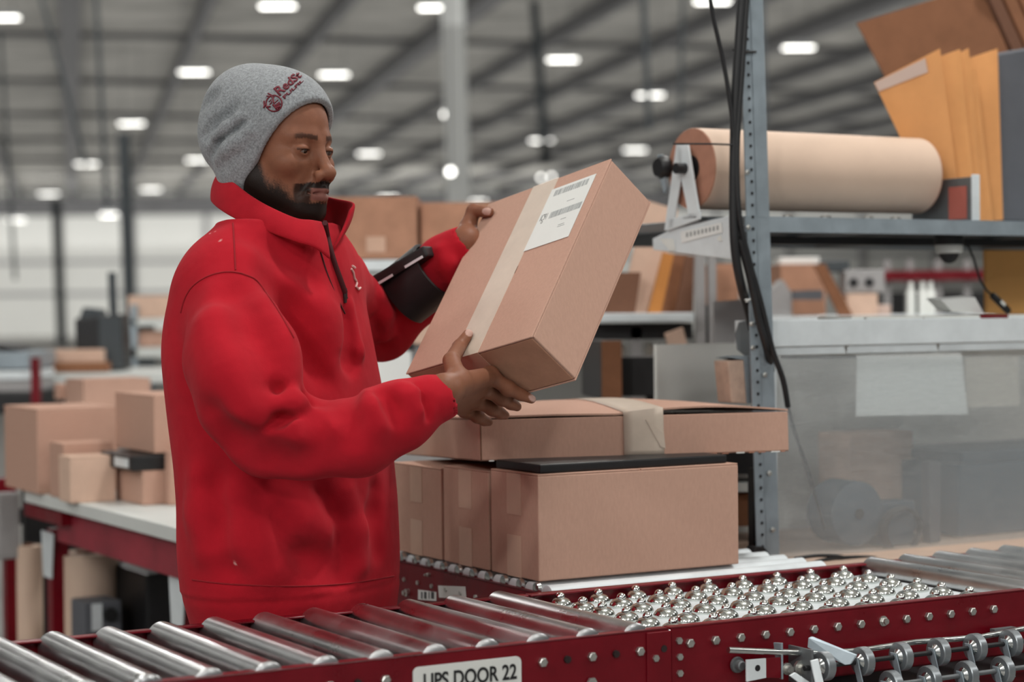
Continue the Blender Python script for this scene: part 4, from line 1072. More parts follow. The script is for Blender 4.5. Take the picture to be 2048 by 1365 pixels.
carton_px('small brown carton behind the long carton at left', 108, 116, 132, 800, 768, D=7.2, flaps=False)
# bench the long carton stands on
def bench_bg(label, xl, xr, ytop, D, material='zinc_l', dep=0.6, thick=0.05, yaw=0, name='work_table', leg='grey_l', cat='table'):
    a_ = U(xl, ytop, D); x_ = hdir(yaw); y_ = hdir(yaw + 90); L = solve_px(a_, x_, xr)
    t = thing(name, label, cat, np.array([a_[0], a_[1], 0]) + x_ * L / 2)
    m = MB(); m.box(a_ - Z * thick, x_ * L, y_ * dep, Z * thick); m.build('table_top', material, t, bevel=0.003)
    for f in (0.03, 0.92):
        for q in (0.05, dep - 0.1):
            m = MB(); m.box(np.array([a_[0], a_[1], 0]) + x_ * L * f + y_ * q, x_ * 0.05, y_ * 0.05, Z * (a_[2] - thick)); m.build('leg', leg, t)
    return t
bench_bg('grey work table behind the packing table, carrying the long carton', 78, 420, 822, 6.9, 'zinc_l', 0.9)
bench_bg('far work table with a pale edge under the black bin', 60, 470, 748, 8.6, 'white', 0.9, 0.045)
carton_px('flat pale carton lying left of the black bin', 80, 90, 205, 745, 700, D=8.75, yaw=0, mats='card_pink', flaps=False, depth=0.07)
carton_px('dark brown flat carton under the black bin', 84, 88, 215, 746, 726, D=8.65, yaw=0, mats='card_brown', flaps=False, depth=0.08)
# black bin
o = U(195, 742, 8.9)
bn = thing('black_bin', 'black plastic bin with fold-over lid on the far table at left', 'bin', o)
k_ = 8.9 / FPX
bo = U(152, 742, 8.85)
m = MB(); m.prism([bo, bo + np.array([95 * k_, 0, 0]), bo + np.array([92 * k_, 0, 112 * k_]), bo + np.array([-2 * k_, 0, 104 * k_])], (0, 0.2, 0)); m.build('bin_body', 'black', bn, bevel=0.01)
m = MB(); m.prism([bo + np.array([2 * k_, 0.03, 100 * k_]), bo + np.array([50 * k_, 0.03, 106 * k_]), bo + np.array([44 * k_, 0.03, 122 * k_]), bo + np.array([12 * k_, 0.03, 126 * k_])], (0, 0.15, 0)); m.build('lid', 'post_d', bn, bevel=0.006)
m = MB(); m.prism([bo + np.array([47 * k_, -0.004, 2 * k_]), bo + np.array([94 * k_, -0.004, 2 * k_]), bo + np.array([91 * k_, -0.004, 108 * k_]), bo + np.array([47 * k_, -0.004, 106 * k_])], (0, 0.006, 0)); m.build('side_panel', 'post_d', bn, bevel=0.002)
# counter at the far left
ct = thing('grey_counter', 'grey machine counter with dark base at the far left edge', 'counter', U(20, 820, 8.2))
c0 = U(-60, 830, 8.2); kk = 8.2 / FPX
m = MB(); m.box(c0, (135 * kk, 0, 0), (0, 0.5, 0), (0, 0, 45 * kk)); m.build('base', 'black', ct, bevel=0.01)
m = MB(); m.box(c0 + Z * 45 * kk, (125 * kk, 0, 0), (0, 0.5, 0), (0, 0, 22 * kk)); m.build('drawer', 'grey_l', ct, bevel=0.004)
m = MB(); m.box(c0 + Z * 69 * kk, (120 * kk, 0, 0), (0, 0.5, 0), (0, 0, 18 * kk)); m.build('drawer', 'zinc_l', ct, bevel=0.004)
m = MB(); m.box(c0 + Z * 90 * kk, (118 * kk, 0, 0), (0, 0.5, 0), (0, 0, 34 * kk)); m.build('top_unit', 'zinc', ct, bevel=0.006)
m = MB(); m.prism([c0 + Z * 127 * kk, c0 + Z * 127 * kk + np.array([100 * kk, 0, 0]), c0 + Z * 135 * kk + np.array([80 * kk, 0, 0]), c0 + Z * 146 * kk], (0, 0.3, 0)); m.build('cover', 'black', ct)
q_ = U(62, 795, 8.0)
m = MB(); m.box((q_[0], q_[1], 0.0), (0.03, 0, 0), (0, 0.05, 0), (0, 0, U(62, 716, 8.0)[2])); tag(m.build('red_post', 'red', bevel=0.003, loc=(q_[0], q_[1], 0)), 'short red end post of the grey counter at far left', 'post')
# shelf unit right of the black bin
su = thing('parts_rack', 'pale rack of cartons just left of the red sweatshirt', 'rack', U(310, 760, 9.6) * np.array([1, 1, 0]))
k9 = 9.6 / FPX
for (y, hh) in ((652, 14), (716, 20)):
    p = U(262, y, 9.6); m = MB(); m.box(p, (180 * k9, 0, 0), (0, 0.5, 0), (0, 0, hh * k9)); m.build('shelf', 'white', su, bevel=0.003)
p = U(262, 760, 9.6); m = MB(); m.box((p[0], p[1], 0), (0.03, 0, 0), (0, 0.5, 0), (0, 0, U(262, 610, 9.6)[2])); m.build('upright', 'zinc', su)
p = U(430, 760, 9.6); m = MB(); m.box((p[0], p[1], 0), (0.03, 0, 0), (0, 0.5, 0), (0, 0, U(262, 610, 9.6)[2])); m.build('upright', 'zinc', su)
carton_px('pinkish carton on the lower shelf of the pale rack', 268, 270, 420, 695, 662, D=9.65, yaw=0, mats='card', depth=0.3, flaps=False)
carton_px('blurred pale carton on the top shelf of the pale rack', 250, 256, 420, 637, 592, D=9.65, yaw=0, mats='card_pink', depth=0.3, flaps=False)

# ------------------------------------------------------------------ behind the man's chest: long cartons on a rack
rk = thing('carton_rack', 'grey rack holding the long brown cartons behind the man', 'rack', U(830, 700, 6.3) * np.array([1, 1, 0]))
pS = U(640, 521, 6.2); L = solve_px(pS, np.array([1., 0, 0]), 1010)
m = MB(); m.box(pS - Z * 0.035, (L, 0, 0), (0, 0.6, 0), (0, 0, 0.034)); m.build('shelf', 'zinc_l', rk, bevel=0.003)
for px in (650, 1000):
    p = U(px, 600, 6.2); m = MB(); m.box((p[0], p[1], 0), (0.04, 0, 0), (0, 0.04, 0), (0, 0, pS[2] - 0.036)); m.build('upright', 'grey_l', rk)
m = MB(); m.box(np.array([pS[0], pS[1], U(900, 691, 6.25)[2] - 0.031]), (L, 0, 0), (0, 0.6, 0), (0, 0, 0.03)); m.build('shelf', 'zinc_d', rk)
c1, p, a, b, la4, lb4, h4 = carton_px('long brown carton on the rack, directly in front of the collar', 640, 641, 834, 519, 397, D=6.25, yaw=0, depth=0.4, mats='card_in', group='long cartons on the rack')
m = MB(); m.box(p + a * (solve_px(p, a, 733)) + Z * 0.02 - b * 0.001, a * 0.06, -b * 0.001, Z * 0.05); m.build('tape', 'tape_tan', c1)
carton_px('second long brown carton on the rack, behind the raised hand', 838, 842, 1010, 519, 408, D=6.3, yaw=2, depth=0.4, mats='card_in', group='long cartons on the rack')
# things under the rack
zsh = 1.0505
carton_px('pale carton seen under the raised arm with the black pouch', 790, 796, 1000, 690, 612, D=6.25, yaw=0, depth=0.4, mats='card_pink', flaps=True)
o = slabby('notice_sheet', 'white printed sheet hanging below the pale carton by the chest', 'paper', [(752, 790), (822, 790), (822, 703), (752, 703)], 5.9, 0.004, 0, 'paper')
m = MB(); m.box(U(740, 702, 5.92), (0.13, 0, 0), (0, 0.08, 0), (0, 0, 0.022)); tag(m.build('printer_bar', 'black', loc=U(740, 702, 5.92)), 'black bar along the top of the white printed sheet', 'bar')
m = MB(); m.box(U(745, 830, 5.95) * np.array([1, 1, 0]), (0.3, 0, 0), (0, 0.1, 0), (0, 0, U(745, 830, 5.95)[2] + 0.19)); tag(m.build('cabinet', 'grey_l', loc=U(745, 830, 5.95)), 'grey cabinet the white printed sheet hangs on', 'cabinet')

# ------------------------------------------------------------------ behind the held carton and the post: second bench
b2 = thing('rear_bench', 'silver edged rear bench with leaning cardboard, between the held carton and the post', 'workbench', U(1300, 800, 5.6) * np.array([1, 1, 0]))
pS2 = U(1120, 628, 5.6); L2 = solve_px(pS2, np.array([1., 0, 0]), 1388)
m = MB(); m.box(pS2 - Z * 0.026, (L2, 0, 0), (0, 0.5, 0), (0, 0, 0.026)); m.build('shelf', 'zinc_l', b2, bevel=0.003)
m = MB(); m.box(pS2 - Z * 0.075 + np.array([0, 0.05, 0]), (L2, 0, 0), (0, 0.4, 0), (0, 0, 0.045)); m.build('under_box', 'black', b2)
for px, w_, mt_ in ((1392, 20, 'grey_l'), (1418, 16, 'grey_l'), (1262, 22, 'grey_l')):
    p = U(px, 700, 5.65); m = MB(); m.box((p[0], p[1], 0), (w_ * 5.65 / FPX, 0, 0), (0, 0.04, 0), (0, 0, U(px, 505 if px > 1300 else 655, 5.65)[2])); m.build('upright', mt_, b2)
m = MB(); m.box(U(1412, 800, 5.68), (10 * 5.68 / FPX, 0, 0), (0, 0.03, 0), (0, 0, 190 * 5.68 / FPX)); m.build('cable_duct', 'black', b2)
m = MB(); m.box(np.array([pS2[0], pS2[1], 1.0]), (L2 + 0.3, 0, 0), (0, 0.55, 0), (0, 0, 0.04)); m.build('worktop', 'wood', b2)
slabby('cardboard_sheet', 'pale pink cardboard sheet leaning behind the upper corner of the held carton', 'cardboard', [(1240, 628), (1304, 627), (1356, 420), (1290, 400)], 5.75, 0.02, 4, 'card_pink')
slabby('cardboard_sheet', 'dark brown cardboard leaning low behind the side of the held carton', 'cardboard', [(1190, 628), (1270, 628), (1282, 545), (1215, 545)], 5.68, 0.02, 4, 'card_edge')
slabby('padded_envelope', 'orange envelope leaning between pale and brown cardboard under the bracket', 'envelope', [(1296, 627), (1322, 627), (1348, 508), (1326, 505)], 5.70, 0.015, 4, 'env_d')
slabby('cardboard_sheet', 'brown cardboard sheet leaning under the bracket, right of the orange envelope', 'cardboard', [(1318, 627), (1372, 627), (1376, 510), (1346, 508)], 5.78, 0.02, 4, 'card_brown')
slabby('cardboard_sheet', 'narrow dark brown cardboard beside the grey uprights under the bracket', 'cardboard', [(1352, 627), (1386, 627), (1388, 512), (1372, 512)], 5.72, 0.02, 4, 'card_edge')
# monitors, dark carton
t = thing('monitor', 'black monitor standing behind the flat carton lid', 'monitor', U(1310, 800, 5.3))
k5 = 5.3 / FPX
p = U(1244, 794, 5.3); m = MB(); m.prism([p, p + np.array([138 * k5, 0, 0]), p + np.array([132 * k5, 0, 80 * k5]), p + np.array([-2 * k5, 0, 80 * k5])], (0, 0.03, 0)); m.build('screen', 'black', t, bevel=0.004)
m = MB(); m.box(p + np.array([50 * k5, 0.03, -0.05]), (0.05, 0, 0), (0, 0.03, 0), (0, 0, 0.12)); m.build('stand', 'black', t)
m = MB(); m.box(p + np.array([30 * k5, -0.02, -0.06]), (0.11, 0, 0), (0, 0.12, 0), (0, 0, 0.012)); m.build('stand_base', 'black', t)
r2, p, a, b, l_, lb_, h_ = carton_px('dark carton with a brown corner strip behind the held carton', 1150, 1203, 1243, 800, 682, D=5.2, mats='black', flaps=False, yaw=8, depth=0.3)
m = MB(); m.box(p - b * 0.004, a * l_, -b * 0.004, Z * h_ * 1.0); m.build('corner_strip', 'card_brown', r2)
for k, (px, py, r_) in enumerate(((1243, 703, 8), (1270, 703, 10), (1298, 698, 8), (1324, 704, 10))):
    m = MB(); c = U(px, py, 5.9); kk = 5.9 / FPX
    m.lathe(c - Z * r_ * kk * 1.6, Z, [(0, r_ * kk), (r_ * kk * 2.6, r_ * kk), (r_ * kk * 3.0, r_ * kk * 0.5), (r_ * kk * 3.3, r_ * kk * 0.5)], 12)
    tag(m.build('bottle', 'label', smooth=40, loc=c), 'small white bottle over the monitor, %s' % ('nearest the brown corner strip', 'beside the grey upright', 'third along, right of the grey upright', 'the one beside the pink crumpled card')[k], 'bottle', 'white bottles over the monitor')
slabby('cardboard_sheet', 'crumpled pink card hanging right of the monitor', 'cardboard', [(1340, 705), (1372, 760), (1390, 752), (1366, 655), (1330, 668)], 5.45, 0.01, 10, 'card_pink')
slabby('steel_cabinet', 'plain grey panel standing left of the post', 'panel', [(1430, 806), (1500, 806), (1500, 598), (1428, 604)], 4.9, 0.02, 0, 'grey_l')
slabby('steel_bracket', 'rounded grey plate fixed left of the post, in front of the grey panel', 'panel', [(1475, 700), (1500, 720), (1500, 640), (1478, 645), (1470, 670)], 4.3, 0.01, 0, 'zinc_d')
carton_px('brown carton seen left of the post under the bracket', 1420, 1432, 1480, 829, 530, z0=1.0405, yaw=4, mats='card_in', depth=0.3)
# black box added to darken the gap, and small things right of the stack
m = MB(); m.box(U(1440, 950, 4.62), (0.11, 0, 0), (0, 0.15, 0), (0, 0, 0.14)); tag(m.build('black_box', 'black', loc=U(1440, 950, 4.62)), 'black box added to darken the gap between the carton stack and the post', 'case')
m = MB(); m.box(U(1440, 985, 4.6), (0.11, 0, 0), (0, 0.15, 0), (0, 0, 0.02)); tag(m.build('white_tray', 'label', loc=U(1440, 985, 4.6)), 'white tray edge in the gap behind the carton stack', 'tray')
carton_px('brown block in the gap between the carton stack and the post', 1440, 1446, 1516, 1055, 990, D=4.62, yaw=10, mats='card_brown', depth=0.15, flaps=False)
# seen between beam and shelf
k7 = 6.8 / FPX
b3 = bench_bg('far bench seen between shelf and galvanised beam at right', 1540, 1990, 634, 6.7, 'zinc_l', 0.8, 0.04)
carton_px('brown carton under the shelf, right of the post', 1556, 1562, 1652, 632, 532, D=6.9, yaw=3, mats='card_in', depth=0.3)
slabby('cardboard_sheet', 'dark brown board leaning diagonally under the shelf', 'cardboard', [(1680, 634), (1708, 634), (1650, 528), (1628, 530)], 6.75, 0.02, 3, 'card_brown')
slabby('plastic_box', 'grey plastic box right of the post under the shelf', 'box', [(1540, 634), (1584, 634), (1584, 588), (1566, 560), (1540, 584)], 6.72, 0.1, 3, 'grey_l')
slabby('plastic_box', 'grey plastic box between the brown carton and the diagonal board', 'box', [(1586, 600), (1646, 600), (1646, 580), (1588, 582)], 6.7, 0.1, 3, 'grey_p')
rr_ = thing('red_rack', 'red beamed storage rack far behind, under the shelf', 'rack', U(1860, 640, 9.5) * np.array([1, 1, 0]))
for (y, hh) in ((562, 20),):
    p = U(1760, y, 9.5); m = MB(); m.box(p, (230 * 9.5 / FPX, 0, 0), (0, 0.06, 0), (0, 0, hh * 9.5 / FPX)); m.build('beam', 'red', rr_)
for px in (1770, 1815, 1872, 1930):
    p = U(px, 640, 9.55); m = MB(); m.box((p[0], p[1], 0), (12 * 9.5 / FPX, 0, 0), (0, 0.05, 0), (0, 0, U(px, 520, 9.55)[2])); m.build('upright', 'grey_l', rr_)
m = MB(); m.box(U(1765, 640, 9.9), (210 * 9.9 / FPX, 0, 0), (0, 0.4, 0), (0, 0, 55 * 9.9 / FPX)); m.build('bin_row', 'black', rr_)
for k, (x0, x1, y0, y1, mt_, nm, lb_, ct_) in enumerate(((1694, 1756, 634, 588, 'card_pink', 'carton', 'pale carton on the far bench right of the diagonal board', 'box'), (1690, 1770, 586, 540, 'grey_l', 'twin_dispenser', 'grey twin dispenser with dark openings on the pale carton', 'dispenser'),
                                                          (1752, 1782, 632, 610, 'env_flap', 'parcel', 'small peach parcel on the far bench', 'parcel'), (1640, 1700, 545, 522, 'post_d', 'storage_bin', 'dark bin behind the diagonal board under the shelf', 'bin'), (1560, 1640, 530, 515, 'paper', 'paper_pile', 'white papers on top of the brown carton right of the post', 'paper'))):
    p = U(x0, y0, 6.95 + 0.02 * k); kk = p[1] / FPX; m = MB(); m.box(p, ((x1 - x0) * kk, 0, 0), (0, 0.12, 0), (0, 0, (y0 - y1) * kk)); o = m.build(nm, mt_, bevel=0.005, loc=p); tag(o, lb_, ct_)
    if nm == 'twin_dispenser':
        for dx in (0.03, 0.085):
            m = MB(); m.lathe(p + np.array([dx, -0.001, 0.035]), (0, -1, 0), [(0, 0.016), (0.002, 0.016)], 14); m.build('opening', 'black', o)
for k, px in enumerate((1822, 1846, 1862)):
    c = U(px, 634, 6.9); m = MB(); kk = 6.9 / FPX
    m.lathe(c, Z, [(0, 9 * kk), (50 * kk, 9 * kk), (58 * kk, 4 * kk), (70 * kk, 4 * kk)], 14)
    tag(m.build('spray_bottle', 'label', smooth=40, loc=c), ('pale bottle on the far bench, leftmost under the dome camera', 'pale bottle on the far bench, middle one under the dome camera', 'pale bottle on the far bench, right one under the dome camera')[k], 'bottle', 'pale bottles on the far bench')
# ------------------------------------------------------------------ surface modelling: smooth blended volumes, meshed with sparse surface nets
class Prim:
    """d(P): signed distance of points; c, r: bounding sphere used for culling; op: u(nion) s(ubtract); k: blend"""
    def __init__(s, fn, c, r, op='u', k=0.01): s.fn, s.c, s.r, s.op, s.k = fn, np.asarray(c, float), float(r), op, k
def ellipsoid(c, r, R=None, op='u', k=0.01):
    c = np.asarray(c, float); r = np.asarray(r, float)
    def fn(P):
        q = P - c
        if R is not None: q = q @ R
        k0 = np.sqrt(((q / r) ** 2).sum(1)); k1 = np.sqrt(((q / r ** 2) ** 2).sum(1))
        return k0 * (k0 - 1) / np.maximum(k1, 1e-9)
    return Prim(fn, c, r.max(), op, k)
def rcone(a, b, ra, rb, op='u', k=0.01, flat=None):
    a = np.asarray(a, float); b = np.asarray(b, float); ba = b - a; bb = max(np.dot(ba, ba), 1e-12)
    if flat is not None: fn_, fs = np.asarray(flat[0], float), flat[1]
    def fn(P):
        q = P - a
        t = np.clip((q @ ba) / bb, 0, 1)
        e = q - t[:, None] * ba
        if flat is not None: e = e + (e @ fn_)[:, None] * fn_ * (fs - 1)
        return np.sqrt((e * e).sum(1)) - (ra + t * (rb - ra))
    return Prim(fn, (a + b) / 2, np.linalg.norm(ba) / 2 + max(ra, rb), op, k)
def chain(pts, rs, op='u', k=0.01, flat=None):
    rs = rs if isinstance(rs, (list, tuple)) else [rs] * len(pts)
    return [rcone(pts[i], pts[i + 1], rs[i], rs[i + 1], op, k, flat) for i in range(len(pts) - 1)]
def loft(levels, op='u', k=0.01, power=2.0):
    """levels: (z, cx, cy, a, b, angle): elliptic sections stacked in z, a along the angle direction"""
    lv = np.array(sorted(levels)); z = lv[:, 0]
    def fn(P):
        zz = np.clip(P[:, 2], z[0], z[-1])
        # smooth (Catmull-like) interpolation through np.interp on a fine table
        q = [np.interp(zz, tz, tv[:, i]) for i in range(5)]
        x = P[:, 0] - q[0]; y = P[:, 1] - q[1]
        c, s = np.cos(q[4]), np.sin(q[4])
        u = (x * c + y * s) / q[2]; v = (-x * s + y * c) / q[3]
        m = (np.abs(u) ** power + np.abs(v) ** power) ** (1 / power)
        # first-order distance: (m-1)/|grad|
        g = np.sqrt((u / q[2]) ** 2 + (v / q[3]) ** 2) / np.maximum(m, 1e-6)
        d = (m - 1) / np.maximum(g, 1e-3)
        dz = np.maximum(np.maximum(z[0] - P[:, 2], P[:, 2] - z[-1]), -10)
        o = np.maximum(d, dz)
        return o
    tz = np.linspace(z[0], z[-1], 80)
    tv = np.zeros((80, 5))
    for i in range(5):
        # monotone-ish cubic: smooth the piecewise linear table
        t = np.interp(tz, z, lv[:, i + 1]); w_ = 4
        tp_ = np.concatenate([[t[0]] * w_, t, [t[-1]] * w_]); ker = np.hanning(2 * w_ + 3)[1:-1]; ker /= ker.sum()
        tv[:, i] = np.convolve(tp_, ker, 'valid')
    c = np.array([lv[:, 1].mean(), lv[:, 2].mean(), (z[0] + z[-1]) / 2])
    r = math.sqrt(((z[-1] - z[0]) / 2) ** 2 + lv[:, 3:5].max() ** 2) + 0.05
    return Prim(fn, c, r, op, k)
def plane_cut(o, n, k=0.002):
    """keep the side n points to"""
    o = np.asarray(o, float); n = np.asarray(n, float); n = n / np.linalg.norm(n)
    return Prim(lambda P: -((P - o) @ n) * -1 * -1, o, 1e3, 'i', k)
def smin(a, b, k):
    h = np.clip(0.5 + 0.5 * (b - a) / k, 0, 1)
    return b + (a - b) * h - k * h * (1 - h)
def ev(prims, P, sel=None):
    d = np.full(len(P), 10.0)
    for i, p in enumerate(prims):
        if sel is not None and not sel[i]: continue
        q = p.fn(P)
        if p.op == 'u': d = smin(d, q, p.k)
        elif p.op == 's': d = -smin(-d, q, p.k)
        else: d = -smin(-d, -q, p.k)
    return d
def nets(prims, vox, lo, hi, B=12):
    lo = np.asarray(lo, float); hi = np.asarray(hi, float)
    bs = B * vox; nb = np.ceil((hi - lo) / bs).astype(int)
    ii = np.stack(np.meshgrid(*[np.arange(n) for n in nb], indexing='ij'), -1).reshape(-1, 3)
    cen = lo + (ii + 0.5) * bs
    hd = bs * math.sqrt(3) / 2
    d = ev(prims, cen)
    keep = np.abs(d) < hd * 1.35 + 0.012
    ii = ii[keep]; cen = cen[keep]
    C_ = np.array([p.c for p in prims]); R_ = np.array([p.r + p.k for p in prims])
    g = np.arange(B + 1)
    G = np.stack(np.meshgrid(g, g, g, indexing='ij'), -1).reshape(-1, 3)
    n1 = B + 1
    keysV = []; posV = []; quads = []
    BIG = 1 << 20
    def key(c): return (c[..., 0].astype(np.int64) * BIG + c[..., 1]) * BIG + c[..., 2]
    corners = np.array([(i, j, k) for i in (0, 1) for j in (0, 1) for k in (0, 1)])
    edges = [(a, b) for a in range(8) for b in range(a + 1, 8) if np.abs(corners[a] - corners[b]).sum() == 1]
    for b_, c_ in zip(ii, cen):
        sel = np.linalg.norm(C_ - c_, axis=1) < R_ + hd + 0.012
        if not sel.any(): continue
        base = b_ * B
        P = lo + (base + G) * vox
        D = ev(prims, P, sel).reshape(n1, n1, n1)
        s_ = D < 0
        if s_.all() or not s_.any(): continue
        cs = np.stack([s_[i:i + B, j:j + B, k:k + B] for i, j, k in corners], -1)
        act = cs.any(-1) & ~cs.all(-1)
        cells = np.argwhere(act)
        dv = np.stack([D[cells[:, 0] + i, cells[:, 1] + j, cells[:, 2] + k] for i, j, k in corners], -1)
        acc = np.zeros((len(cells), 3)); cnt = np.zeros(len(cells))
        for a, b in edges:
            da, db = dv[:, a], dv[:, b]; x = (da < 0) != (db < 0)
            t = np.where(x, da / np.where(x, da - db, 1), 0)
            acc += np.where(x[:, None], corners[a] + t[:, None] * (corners[b] - corners[a]), 0); cnt += x
        posV.append(lo + (base + cells + acc / cnt[:, None]) * vox); keysV.append(key(base + cells))
        for ax in range(3):
            sh = [0, 0, 0]; sh[ax] = 1
            A = s_[:B, :B, :B]; Bx = s_[sh[0]:B + sh[0], sh[1]:B + sh[1], sh[2]:B + sh[2]]
            e = np.argwhere(A != Bx)
            if not len(e): continue
            o1 = np.eye(3, dtype=int)[(ax + 1) % 3]; o2 = np.eye(3, dtype=int)[(ax + 2) % 3]
            e_ = base + e
            q = np.stack([key(e_ - o1 - o2 + BIG // 2 * 0), key(e_ - o2), key(e_), key(e_ - o1)], -1)
            fl = A[e[:, 0], e[:, 1], e[:, 2]]
            q = np.where(fl[:, None], q, q[:, ::-1]); quads.append(q)
    kv = np.concatenate(keysV); pv = np.concatenate(posV); q = np.concatenate(quads)
    o = np.argsort(kv); kv = kv[o]; pv = pv[o]
    ix = np.searchsorted(kv, q); ok = (ix < len(kv)).all(1); ix = np.minimum(ix, len(kv) - 1); ok &= (kv[ix] == q).all(1)
    return pv, ix[ok]
def relax(v, f, it=2, lam=0.5):
    e = np.concatenate([f[:, [0, 1]], f[:, [1, 2]], f[:, [2, 3]], f[:, [3, 0]]]); e = np.concatenate([e, e[:, ::-1]])
    n = np.bincount(e[:, 0], minlength=len(v)).astype(float)
    for i in range(it):
        s = np.stack([np.bincount(e[:, 0], v[e[:, 1], k], minlength=len(v)) for k in range(3)], 1) / np.maximum(n, 1)[:, None]
        l_ = lam if i % 2 == 0 else -lam * 0.9
        v = np.where((n > 0)[:, None], v + (s - v) * l_, v)
    return v
def np_mesh(name, v, f, material, parent=None, colors=None):
    me = bpy.data.meshes.new(name)
    me.vertices.add(len(v)); me.vertices.foreach_set('co', v.astype(np.float32).ravel())
    me.loops.add(f.size); me.loops.foreach_set('vertex_index', f.astype(np.int32).ravel())
    me.polygons.add(len(f)); me.polygons.foreach_set('loop_start', (np.arange(len(f)) * 4).astype(np.int32))
    me.polygons.foreach_set('loop_total', np.full(len(f), 4, np.int32))
    me.update(calc_edges=True); me.validate()
    me.polygons.foreach_set('use_smooth', [True] * len(me.polygons))
    me.materials.append(MT[material])
    if colors is not None:
        a = me.color_attributes.new('Col', 'FLOAT_COLOR', 'POINT')
        a.data.foreach_set('color', np.concatenate([colors, np.ones((len(colors), 1))], 1).astype(np.float32).ravel())
    o = bpy.data.objects.new(name, me); COL.objects.link(o)
    if parent: put(o, parent)
    return o
def march(prims, pxpy, t0=2.6, t1=4.6, off=0.0):
    """points of the surface seen from the camera at the measured pixels"""
    out = []
    dirs = np.array([ray(*p) for p in pxpy]); nn = np.linalg.norm(dirs, axis=1)
    s = np.full(len(dirs), t0); hit = np.zeros(len(dirs), bool)
    for _ in range(90):
        d = ev(prims, CP + dirs * s[:, None]) - off
        s = s + np.where(hit, 0, d / nn * 0.7); hit |= d < 0.0006
    return CP + dirs * s[:, None], s < t1

# ------------------------------------------------------------------ the man
DT = 3.56
man = thing('person', 'man in grey beanie and red zip sweatshirt turning a carton in both hands', 'person', (U(575, 1000, DT)[0], U(575, 1000, DT)[1], 0))
MPP = FPX / DT
def zpy(py, D=DT): return U(575, py, D)[2]
TA = math.radians(-28)                               # direction the chest faces
TF = np.array([math.cos(TA), math.sin(TA), 0]); TL = np.array([-TF[1], TF[0], 0])
def lev(py, xb, xf, a_share=0.60, D=DT):
    """level of the torso from its measured back and front outline"""
    c = U((xb + xf) / 2, py, D); h = (xf - xb) / 2 / FPX * D
    # h^2 = (a*TF.x)^2 + (b*TL.x)^2 with b = a / a_share
    a = h / math.sqrt(TF[0] ** 2 + (TL[0] / a_share) ** 2)
    return (c[2], c[0], c[1], a, a / a_share, TA)
torso_lv = [lev(452, 452, 668, 0.66), lev(480, 420, 690, 0.60), lev(515, 392, 702, 0.56), lev(560, 366, 714, 0.57), lev(640, 348, 730, 0.60), lev(700, 342, 742, 0.62), lev(760, 346, 754, 0.64), lev(840, 354, 770, 0.66),
            lev(920, 364, 782, 0.67), lev(1000, 370, 790, 0.67), lev(1080, 370, 794, 0.67), lev(1140, 374, 796, 0.67), lev(1162, 378, 794, 0.67)]
hem_lv = [lev(1160, 379, 792, 0.67), lev(1180, 382, 795, 0.67), lev(1240, 398, 788, 0.67), lev(1262, 402, 784, 0.67)]
# joints
SHr, ELr, WRr = U(466, 588, 3.405), U(540, 872, 3.27), U(862, 797, 3.30)
SHl, ELl, WRl = U(668, 565, 3.74), U(762, 655, 3.92), U(926, 492, 3.83)
sw = [loft(torso_lv, k=0.02)]
# shoulders
sw += chain([U(560, 548, 3.55), SHr + np.array([0.0, 0.02, 0.030])], [0.085, 0.072], k=0.06)
sw += chain([U(600, 540, 3.58), SHl + np.array([0, 0, 0.01])], [0.075, 0.055], k=0.05)
# near sleeve
mid = U(478, 720, 3.30)
sw += chain([SHr, mid, U(500, 800, 3.27), ELr + np.array([-0.006, 0, 0.012])], [0.078, 0.088, 0.084, 0.072], k=0.022)
f1, f2, f3 = U(610, 868, 3.26), U(715, 868, 3.265), U(800, 832, 3.28)
sw += chain([ELr, f1, f2, f3, U(858, 802, 3.295)], [0.070, 0.072, 0.068, 0.056, 0.043], k=0.02)
# far sleeve
g1 = ELl + (WRl - ELl) * 0.45; g2 = ELl + (WRl - ELl) * 0.8
sw += chain([SHl, ELl], [0.058, 0.064], k=0.03)
sw += chain([ELl, g1, g2, ELl + (WRl - ELl) * 0.93], [0.064, 0.06, 0.052, 0.044], k=0.02)
base_sw = list(sw)
# cloth folds: ridges and hollows laid on the surface where the photograph shows them
def fold(pts, r, depth, k=0.02, sgn='s'):
    """crease (s) or ridge (u) along the measured line; depth > 0 sinks the axis below the surface by r - depth"""
    P_, ok = march(base_sw, pts)
    n = []
    for p in P_:
        e = 1e-3; g = np.array([ev(base_sw, (p + d_)[None])[0] - ev(base_sw, (p - d_)[None])[0] for d_ in np.eye(3) * e]); n.append(g / max(1e-9, np.linalg.norm(g)))
    n = np.array(n); depth = depth * FD if depth < 0.012 and r > 0.01 else depth
    m_ = len(pts); rs = [r * (0.35 + 0.65 * math.sin(math.pi * (i + 0.35) / (m_ - 0.3))) for i in range(m_)]
    if sgn == 's': c = [P_[i] + n[i] * (rs[i] - depth * rs[i] / r) for i in range(m_)]
    else: c = [P_[i] - n[i] * (rs[i] - depth * rs[i] / r) for i in range(m_)]
    return chain(c, rs, sgn, k)
R_ = []; FD = 0.78
